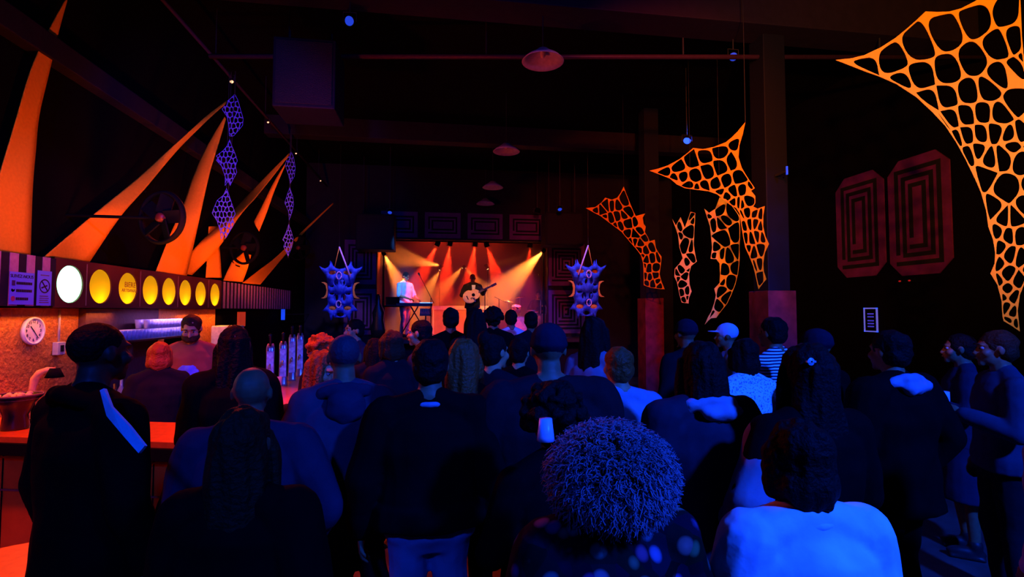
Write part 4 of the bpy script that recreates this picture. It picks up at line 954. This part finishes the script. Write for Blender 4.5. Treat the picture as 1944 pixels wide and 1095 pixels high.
# ---- right crowd
person(1128, 600, 4.2, 'person in a long pale blue top, right of the round-headed person', 'light', 'light', ('long', 'HB'), 'M', rot=-.9, arms=('down', 'down'), hem=.6, w=.95)
person(1174, 656, 3.1, 'person with short reddish hair in a dull blue shirt, behind the afro', 'pale', 'navy', ('short', 'RD'), 'L', rot=.1, arms=('down', 'down'), w=1.1, puff=.01)
person(1330, 645, 2.5, 'person with big dark hair, pale blue scarf and navy coat, right of the afro', 'navy', 'navy', ('long', 'HB'), 'D', rot=.1, arms=('fwd', 'pocket'), w=1.15, hood='pale', hairvol=1.02, hem=.8, puff=.02, coat=1)
person(1304, 604, 4.6, 'person with a bright blue-lit cap band at the pillars', 'dusk', 'black', ('beanie', 'HB'), 'M', rot=.2, arms=('down', 'up'), hcol=(.3, .3, .4))
person(1382, 612, 5.2, 'person in a pale cap and top in the far right crowd', 'light', 'black', ('cap', 'GR'), 'M', rot=1.1, arms=('hold', 'down'), hcol=(.7, .7, .8))
person(1412, 640, 3.7, 'person in a speckled pale knit and light skirt, before the right pillar', SPECK, 'light', ('bob', 'HB'), 'D', rot=.2, arms=('fwd', 'down'), skirt=.5, w=1.0)
person(1468, 600, 4.3, 'person in a white and dark striped top beside the right pillar', STRIPE, 'black', ('short', 'HB'), 'M', rot=.4, arms=('down', 'down'), w=1.0)
vst, _, JV = person(1530, 650, 2.2, 'person with voluminous dark hair and hair clip in a black vest with dull blue sleeves', 'black', 'black', ('long', 'HB'), 'D', rot=.1, arms=('wide', 'fwd'), hairvol=1.05, w=1.1, hem=.7, puff=.01, collar='white')
g = G(); a_, b_, c_ = JV[0]; g.cap(a_+V3(-.015, 0, -.02), .088, b_, .082); g.cap(b_, .08, b_.lerp(c_, .9), .055)
fuse('sleeve', g, cloth('c_light', COLS['light']), vst, .011, 2, .014, 8, 4)['label'] = 'dull blue sleeve'
person(1552, 622, 3.6, 'person in dark clothes with a pale hat right of the striped top', 'black', 'black', ('beanie', 'HB'), 'M', rot=.3, hcol=(.12, .12, .2))
person(1690, 625, 3.1, 'person in black with a pale hood round the neck, under the framed notice', 'black', 'black', ('short', 'HB'), 'M', rot=.2, arms=('fwd', 'pocket'), w=1.2, hood='pale', hem=.75, puff=.03, coat=1)
hld, hM, J1 = person(1822, 632, 4.2, 'person in a dull blue shirt holding a stemmed glass at the right', 'slate', 'slate', ('short', 'HB'), 'M', rot=.9, arms=('hold', 'down'), face=True, skirt=.45, w=1.0)
hl2, hM2, J2 = person(1893, 625, 3.5, 'person in a pale blue shirt holding a glass near the right edge', 'grey', 'coal', ('short', 'BR'), 'M', rot=1.0, arms=('hold', 'down'), face=True, w=1.1)
person(2025, 700, 2.2, 'person in a blue top cut off by the right edge', 'pale', 'navy', ('short', 'HB'), 'M', rot=.2, arms=('pocket', 'down'), w=1.2)
# ---- foreground
white, wM, JW = person(1512, 800, 1.5, 'person in a bright blue-white sweatshirt in the lower right foreground', 'white', 'navy', ('bob', 'HB'), 'D', rot=0, arms=('fwd', 'fwd'), w=1.04, hem=.84, puff=.02, height=1.64, collar='white')
afro, aM, JA = person(1150, 782, 1.42, 'person with a huge backlit afro and flowered blouse, bottom centre foreground', FLOWER, 'black', ('bald', 'HB'), 'D', rot=.05, arms=('fwd', 'down'), w=1.1, height=1.665, puff=.01)
# afro: core with thousands of curls
hc = V3(0, -.03, 1.62)
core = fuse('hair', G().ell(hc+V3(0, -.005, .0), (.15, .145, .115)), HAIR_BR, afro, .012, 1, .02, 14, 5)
cu = G(); rr = random.Random(3)
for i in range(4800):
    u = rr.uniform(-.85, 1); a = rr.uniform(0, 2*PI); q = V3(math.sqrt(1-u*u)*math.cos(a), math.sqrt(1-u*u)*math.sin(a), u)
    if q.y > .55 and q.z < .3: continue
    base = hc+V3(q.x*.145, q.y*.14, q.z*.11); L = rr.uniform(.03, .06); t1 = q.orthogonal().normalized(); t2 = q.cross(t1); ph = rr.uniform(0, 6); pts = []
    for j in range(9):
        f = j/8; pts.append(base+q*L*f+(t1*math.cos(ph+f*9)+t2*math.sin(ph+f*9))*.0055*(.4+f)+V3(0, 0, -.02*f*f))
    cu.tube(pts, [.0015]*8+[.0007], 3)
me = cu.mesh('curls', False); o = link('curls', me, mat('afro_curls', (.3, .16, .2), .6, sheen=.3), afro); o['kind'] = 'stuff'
print('people', time.time()-_t0)
# strap of the coat at left: bright blue fluorescent edge
a = at(205, 770, 1.8); 
o = obj('scarf_tail', G().add([at(195, 742, 1.9), at(203, 738, 1.9), at(216, 772, 1.8), at(250, 808, 1.74), at(280, 846, 1.7), at(268, 860, 1.7), at(240, 828, 1.73), at(208, 790, 1.8)], [(0, 1, 2, 7), (2, 3, 6, 7), (3, 4, 5, 6)]), cloth('scarf_uv', (.35, .75, .9))); o.modifiers.new('s', 'SOLIDIFY').thickness = .01
tag(o, 'bright blue scarf end hanging from the tall person at the left', 'scarf')
# glasses and cup in hands
for M_, J_, lb in ((hM, J1, 'stemmed glass held by the person in the dull blue shirt'), (hM2, J2, 'stemmed glass held near the right edge')):
    sh, e, wr = J_[0]; p = M_(wr+(wr-e).normalized()*.1+V3(.0, .0, -.08)); stem_glass(p, lb)
q = at(1036, 836, 1.75)
t = thing('plastic_cup', q, 'blue-lit plastic cup held up left of the afro', 'cup')
obj('cup_body', G().lathe([(.022, 0), (.029, .06), (.031, .075), (.029, .075), (.02, .004)], 20, (0, 0, 0), Matrix.Rotation(PI, 3, 'X') @ Matrix.Identity(3)), mat('cup_plastic', (.6, .65, .8), .3, spec=.5), t, True)
t.location.z += .075
# the hand holding it belongs to the round-headed person, on a bent arm: a person partly hidden behind the afro
person(1050, 735, 2.0, 'dark-clothed person raising a plastic cup, behind the afro', 'black', 'black', ('curly', 'HB'), 'D', rot=.3, arms=(((-.28, .0, 1.15), (-.15, -.02, 1.28)), 'down'), w=1.0, hairvol=1.15)
# hair clip
q = at(1538, 686, 2.09); o = obj('hair_clip', G().lathe([(.012, 0), (.016, .006), (.004, .01)], 12).box((-.02, -.004, 0), (.02, .004, .01)), mat('clip_silver', (.8, .85, .9), .2, metal=.5)); o.location = q; o.rotation_euler = (PI/2, 0, 0); tag(o, 'small shiny clip in the voluminous dark hair', 'hair clip')
# ================================================================ STAGE
SZ = 1.2
def st(px, y):   # stage point under a photo column at a given depth y of the room
    d = at(px, 590, 1)-CAM; k = y/d.y; return CAM.x+d.x*k
BLKS = BLK
gx = st(897, 14.95)
GU = (gx, 14.95)
guit, gM, JG = person(897, 514, 14.2, 'guitarist in a dark suit and white shirt singing at the centre of the stage', 'coal', 'coal', ('buzz', 'HB'), 'D', rot=PI+.12, loc=GU, base_z=SZ, height=1.84, arms=(((-.3, .0, 1.2), (-.3, .3, 1.3)), ((.3, -.02, 1.16), (.1, .23, 1.1))), face=True, group='musicians on the stage', hem=.8, coat=1, w=1.1)
obj('shirt_front', G().prism([(-.05, 1.44), (.05, 1.44), (.035, 1.2), (.05, .97), (-.06, .97), (-.03, 1.2)], .135, .165), cloth('white_shirt', (.8, .75, .9)), guit)
# guitar
ga = gM((.06, .25, 1.14)); gt = thing('acoustic_guitar', ga, 'honey-coloured acoustic guitar held by the singer', 'guitar')
d = (gM((-.3, .3, 1.32))-ga).normalized(); nn = Vector((0, -1, .08)); nn = (nn-d*nn.dot(d)).normalized(); u = d.cross(nn)
GM = Matrix((u, d, nn)).transposed()
sh = []
for i in range(36):
    a = 2*PI*i/36; y = math.cos(a); r = .19*math.sin(a)*(1-.12*math.cos(a)-.22*math.exp(-((y-.25)/.22)**2)*1.0)
    sh.append((r, y*.26-.02))
g = G(); n = len(sh); g.add([GM @ V3(p[0], p[1], z) for z in (-.05, .05) for p in sh], [tuple(range(n)), tuple(range(n, 2*n))]+[(i, (i+1) % n, (i+1) % n+n, i+n) for i in range(n)])
obj('guitar_body', g, mat('guitar_spruce', (.9, .42, .015), .3, spec=.5), gt, bevel=.006)
obj('sound_hole', G().lathe([(.048, .05), (.048, .052)], 20, GM @ V3(0, .04, 0), GM), BLK, gt)
obj('neck', G().box((-.024, .2, .04), (.024, .62, .062), GM.to_4x4()), mat('guitar_neck', (.1, .04, .02), .4), gt)
obj('headstock', G().box((-.035, .62, .03), (.035, .78, .05), GM.to_4x4()), mat('guitar_neck', (.1, .04, .02), .4), gt, bevel=.005)
obj('bridge', G().box((-.06, -.16, .05), (.06, -.135, .06), GM.to_4x4()), BLK, gt)
# singer microphone
def mic_stand(loc, h, boom, label, end=None):
    t = thing('microphone_stand', loc, label, 'microphone stand', 'microphone stands on the stage')
    obj('pole', G().tube([(0, 0, .02), (0, 0, h)], .011, 8), DMETAL, t)
    for k in range(3): a = 2*PI*k/3; obj('leg', G().tube([(0, 0, .12), (.28*math.cos(a), .28*math.sin(a), .01)], .009, 6), DMETAL, t)
    e = Vector(boom); obj('boom_arm', G().tube([(-e.x*.25, -e.y*.25, h-e.z*.25), (e.x, e.y, h+e.z)], .009, 6), DMETAL, t)
    obj('microphone', G().cap((e.x, e.y, h+e.z), .016, (e.x*1.08, e.y*1.08, h+e.z*1.08+.0), .027), BLKG, t, True); return t
mic_stand((st(818, 14.35), 14.35, SZ), 1.12, (-.32, .1, .62), 'black microphone stand with a steep boom beside the keyboard player')
mic_stand((gx+.3, 14.3, SZ), 1.35, (-.2, .25, .1), 'black microphone stand right of the singing guitarist')
kx = st(769, 15.1)
kb, kM, JK = person(769, 513, 14.6, 'keyboard player in a blue-lit white t-shirt on the left of the stage', 'white', 'cream', ('short', 'HB'), 'L', rot=-PI*.72, loc=(kx, 15.1), base_z=SZ, height=1.88, arms=(((-.3, .05, 1.12), (-.18, .3, 1.03)), ((.3, .05, 1.12), (.18, .3, 1.03))), head=(0, -.4), face=True, group='musicians on the stage', w=1.15, sleeves=False)
t = thing('keyboard', (kx+.28, 14.75, SZ), 'dark stage keyboard on a stand with a blue-lit display', 'keyboard')
obj('case', G().box((-.5, -.17, .88), (.5, .17, .97)), BLKG, t, bevel=.01)
g = G()
for k in range(28): g.box((-.45+k*.032, .0, .97), (-.422+k*.032, .15, .982))
obj('keys', g, mat('key_ivory', (.8, .75, .75), .3), t)
obj('display', G().box((.15, -.12, .972), (.5, -.03, .985)), mat('display_blue', (.1, .4, 1), .3, emit=(.1, .4, 1), es=3), t)
for s in (-1, 1): obj('leg', G().tube([(s*.4, -.15, .02), (-s*.1, .15, .87)], .015, 6).tube([(s*.4, .15, .02), (-s*.1, -.15, .87)], .015, 6), DMETAL, t)
t = thing('laptop_table', (st(750, 14.8), 14.8, SZ), 'dark table with an open laptop case at the left of the keyboard', 'table')
obj('tabletop', G().box((-.36, -.2, .86), (.24, .2, .9)), BLK, t, bevel=.005)
for a, b in ((-.32, -.16), (.2, -.16), (-.32, .16), (.2, .16)): obj('leg', G().box((a-.02, b-.02, 0), (a+.02, b+.02, .86)), DMETAL, t)
t = thing('laptop', (st(746, 14.75), 14.75, SZ+.9), 'dark laptop standing open on the table at the left of the stage', 'laptop')
obj('base', G().box((-.19, -.1, 0), (.19, .14, .015)), BLKG, t); obj('screen', G().box((-.19, 0, 0), (.19, .012, .23), Matrix.Translation((0, -.1, .015)) @ Matrix.Rotation(.25, 4, 'X')), BLKG, t)
t = thing('mixer', (st(808, 14.5), 14.5, SZ+.62), 'small mixer with rows of lit knobs below the blue display', 'mixer')
obj('body', G().box((-.16, -.02, 0), (.16, .2, .08), Matrix.Rotation(.8, 4, 'X')), mat('mixer_metal', (.35, .3, .3), .4), t, bevel=.005)
for i in range(5):
    for j in range(3): obj('knob', G().cap((-.13+.065*i, .03+.06*j, .08), .009, (-.13+.065*i, .03+.06*j, .1), .009, 6), mat('knob_white', (.8, .7, .7), .4), t).rotation_euler = (.8, 0, 0)
obj('stand', G().tube([(0, .08, -.62), (0, .08, .05)], .02, 8), DMETAL, t)
# cases behind
CASE = mat('case_cloth', (.4, .16, .12), .8, bump=.3, scale=6); CTOP = mat('case_top', (.75, .45, .5), .6)
for x0, x1, lb in ((st(822, 16), st(884, 16), 'left'), (st(906, 16), st(938, 16), 'right')):
    t = thing('equipment_case', (x0, 15.9, SZ), 'waist-high cloth-fronted case with a pale pink top behind the guitarist, %s one' % lb, 'equipment case', 'cases behind the guitarist')
    obj('front', G().box((0, 0, 0), (x1-x0, .5, .78)), CASE, t, bevel=.01); obj('top', G().box((-.02, -.02, .78), (x1-x0+.02, .52, .9)), CTOP, t, bevel=.01)
    obj('edge', G().box((-.01, -.015, 0), (.03, 0, .78)), CTOP, t)
# drum kit
dx = st(1003, 15.4); D0 = thing('drum_kit', (dx, 15.4, SZ), 'drum kit with cymbals at the right of the stage', 'drum kit')
DR = mat('drum_shell', (.45, .3, .2), .3, spec=.6); HEAD = mat('drum_head', (.75, .7, .65), .5); BRASS = mat('cymbal_brass', (.85, .6, .3), .25, metal=.9)
def drum(nm, c, r, hgt, M=None):
    o = obj(nm, G().lathe([(r, 0), (r, hgt)], 28, c, M), DR, D0, True); obj('head', G().lathe([(r*.97, hgt), (r*.97, hgt+.004)], 28, c, M), HEAD, o)
    obj('hoop', G().lathe([(r, hgt-.015), (r+.012, hgt-.015), (r+.012, hgt+.008), (r, hgt+.008)], 28, c, M, True), METAL, o, True)
MX = Matrix.Rotation(PI/2, 3, 'X')
drum('bass_drum', (-.25, .3, .3), .28, .42, MX)
drum('snare_drum', (.12, -.1, .62), .17, .14); drum('tom_drum', (-.38, .0, .72), .14, .18, Matrix.Rotation(.3, 3, 'X')); drum('floor_tom', (.5, .1, .3), .2, .35)
for (cx, cy2, cz, r, tl) in ((-.62, .1, 1.05, .2, .25), (-.2, .35, 1.18, .17, -.15), (.42, .2, 1.1, .2, .1), (.55, .0, .9, .17, 0)):
    M_ = Matrix.Rotation(tl, 3, 'Y') @ Matrix.Rotation(.15, 3, 'X')
    o = obj('cymbal', G().lathe([(r, 0), (r*.5, .012), (.03, .02), (.02, .035)], 28, (cx, cy2, cz), M_), BRASS, D0, True)
    obj('cymbal_stand', G().tube([(cx, cy2, .0), (cx, cy2, cz)], .01, 6), METAL, D0)
for q in (-.42, .0, .3): obj('drum_leg', G().tube([(q, -.05, 0), (q, -.02, .62)], .008, 6), METAL, D0)
mic_stand((dx-.95, 15.0, SZ), 1.1, (.55, .2, -.25), 'microphone boom reaching over the drums from the left')
mic_stand((dx+.3, 14.9, SZ), 1.3, (-.05, .1, .5), 'upright microphone stand before the drummer')
person(1022, 542, 15.5, 'drummer in dark clothes sitting behind the drums', 'dusk', 'black', ('short', 'BR'), 'L', rot=PI-.2, loc=(st(1022, 16.1), 16.1), base_z=SZ, height=1.77, seat=.38, arms=(((-.3, .1, .8), (-.16, .32, .76)), ((.3, .1, .8), (.16, .32, .76))), legs=[(V3(q*.1, 0, .53), V3(q*.2, .42, .5), V3(q*.2, .42, .085)) for q in (-1, 1)], face=True, group='musicians on the stage', head=(0, -.2))
t = thing('drum_stool', (st(1022, 16.1), 16.1, SZ), 'small round stool under the drummer', 'stool'); obj('seat', G().lathe([(.16, .34), (.17, .37), (.16, .41)], 24), BLK, t); obj('pole', G().tube([(0, 0, .0), (0, 0, .35)], .02, 8), METAL, t)
for k in range(3): obj('leg', G().tube([(0, 0, .15), (.2*math.cos(2.1*k), .2*math.sin(2.1*k), .01)], .01, 6), METAL, t)
t = thing('guitar_case', (st(718, 14.2), 14.2, SZ), 'dark upright guitar case at the left edge of the stage', 'guitar case'); obj('body', G().loft([(0, .17, .07), (.25, .2, .08), (.5, .14, .07), (.7, .16, .07), (.95, .06, .05), (1.15, .06, .05), (1.2, .03, .03)], 20), BLKG, t, True); obj('edge_trim', G().tube([(.19, -.03, .25), (.15, -.03, .5), (.17, -.03, .7), (.07, -.03, .95)], .01, 6), mat('case_edge', (.6, .15, .1), .4), t)
# truss and stage lamps
RD = (1.0, .022, .004); OR2 = (1.0, .2, .025)
t = thing('stage_truss', (OX0, 15.0, 3.98), 'black lamp bar above the stage holding the red spotlights', 'lamp bar'); obj('bar', G().tube([(0, 0, 0), (OX1-OX0, 0, 0)], .025, 10), BLK, t)
for k in range(4): obj('hanger', G().tube([(.4+1.2*k, 0, 0), (.4+1.2*k, 0, 2.0)], .01, 6), BLK, t)
for k, (px, ddx, ddy, lb) in enumerate(((828, -1.3, .5, 'first from the left'), (853, -.3, .3, 'second from the left'), (901, -.35, .4, 'third from the left'), (925, .9, .5, 'fourth from the left'), (1006, -.1, .5, 'rightmost'))):
    x = st(px, 15.0); par('stage_spotlight', (x, 15.0, 3.84), (x+ddx, 15.0+ddy, 1.2), 'red stage spotlight on the lamp bar, %s' % lb, 'stage light', 'red', (1, .12, .03), .08, .16, 'red spotlights over the stage', power=(2000 if px < 1000 else 500), ang=30, blend=.6, col=RD)
# corner lamps and twin heads
def corner(px, py, y, aim, ang, pw, lb, rr=.06, col=OR2):
    x = st(px, y); Zc = x*.144+y*.9895; z = 1.95+(590-py)/F*Zc
    par('stage_spotlight', (x, y, z), (x+aim[0], y+aim[1], z+aim[2]), lb, 'stage light', 'amber', (1, .6, .2), rr, .12, 'amber spotlights round the stage', power=pw, ang=ang, blend=.7, col=col)
    return x, z
corner(729, 484, 14.85, (.95, .9, -1.9), 34, 2200, 'amber spotlight at the left upper corner of the stage')
corner(1030, 478, 14.85, (-1.7, .8, -1.75), 38, 3800, 'amber spotlight at the right upper corner of the stage')
x, z = corner(834, 504, 16.2, (-1.9, -.3, .35), 36, 1300, 'amber twin head left of the guitarist, upper lamp', .045)
corner(834, 513, 16.2, (-.9, -.3, -1.6), 36, 900, 'amber twin head left of the guitarist, lower lamp', .045)
corner(877, 509, 16.4, (-1.0, -.2, -1.1), 34, 800, 'amber twin head behind the guitarist, left lamp', .045)
corner(884, 509, 16.4, (.7, -.2, -.8), 34, 500, 'amber twin head behind the guitarist, right lamp', .045)
corner(926, 503, 16.2, (1.2, -.3, .2), 22, 90, 'amber twin head right of the guitarist, upper lamp', .045)
corner(926, 511, 16.2, (.5, -.3, -1.0), 26, 90, 'amber twin head right of the guitarist, lower lamp', .045)
for px in (834, 880.5, 926):
    x = st(px, 16.35); z = 1.95+(590-509)/F*16.2; t = thing('lamp_stand', (x, 16.4, SZ), 'tall thin stand carrying a pair of amber lamps, at %s of the guitarist' % ('left' if px < 850 else 'the back' if px < 900 else 'right'), 'lamp stand'); obj('pole', G().tube([(0, 0, 0), (0, 0, z-SZ)], .015, 8), BLK, t)
    obj('base', G().lathe([(.18, 0), (.18, .015), (.03, .03)], 20), BLK, t)
for px, lb in ((727, 'left'), (1033, 'right')):
    x = st(px, 14.9); t = thing('lamp_pole', (x, 14.95, SZ), 'black upright pole at the %s side of the stage opening' % lb, 'pole'); obj('pole', G().tube([(0, 0, 0), (0, 0, 2.9)], .03, 8), BLK, t); obj('base', G().lathe([(.2, 0), (.2, .015), (.03, .03)], 20), BLK, t)
par('uv_lamp', at(1020, 403, 14.0), at(1020, 403, 14.0)+Vector((-.2, .2, -1)), 'blue lamp on the frieze above the right side of the stage', 'lamp', 'blue', B1, .08, hang=1.4, power=500, ang=60, col=BLUE)
spot('stage_blue', (-.9, 12.0, 4.6), (kx, 15.1, 2.6), 18, 1100, (.06, .25, 1.0), .5, .05)
spot('guitar_fill', (gx, 10.5, 4.8), (gx-.05, 15, 2.35), 9, 800, (1, .4, .06), .5, .05)  # added narrow amber spot to brighten the guitar
area('stage_wash', (.6, 15.4, 4.2), (.6, 17.6, 2.0), 2.5, 34, (1, .035, .012), .3)
# haze
hz = obj('haze', G().box((OX0-.05, 14.71, SZ+.02), (OX1+.05, 17.55, 4.6)), None)
m = bpy.data.materials.new('stage_haze'); m.use_nodes = True; nt = m.node_tree; nt.nodes.remove(nt.nodes['Principled BSDF'])
vs = nt.nodes.new('ShaderNodeVolumeScatter'); vs.inputs['Color'].default_value = (.9, .9, .9, 1); vs.inputs['Density'].default_value = .28; vs.inputs['Anisotropy'].default_value = .2
nt.links.new(vs.outputs[0], nt.nodes['Material Output'].inputs['Volume']); hz.data.materials.append(m)
tag(hz, 'smoky haze filling the stage and showing the light beams', 'haze', None, 'stuff')
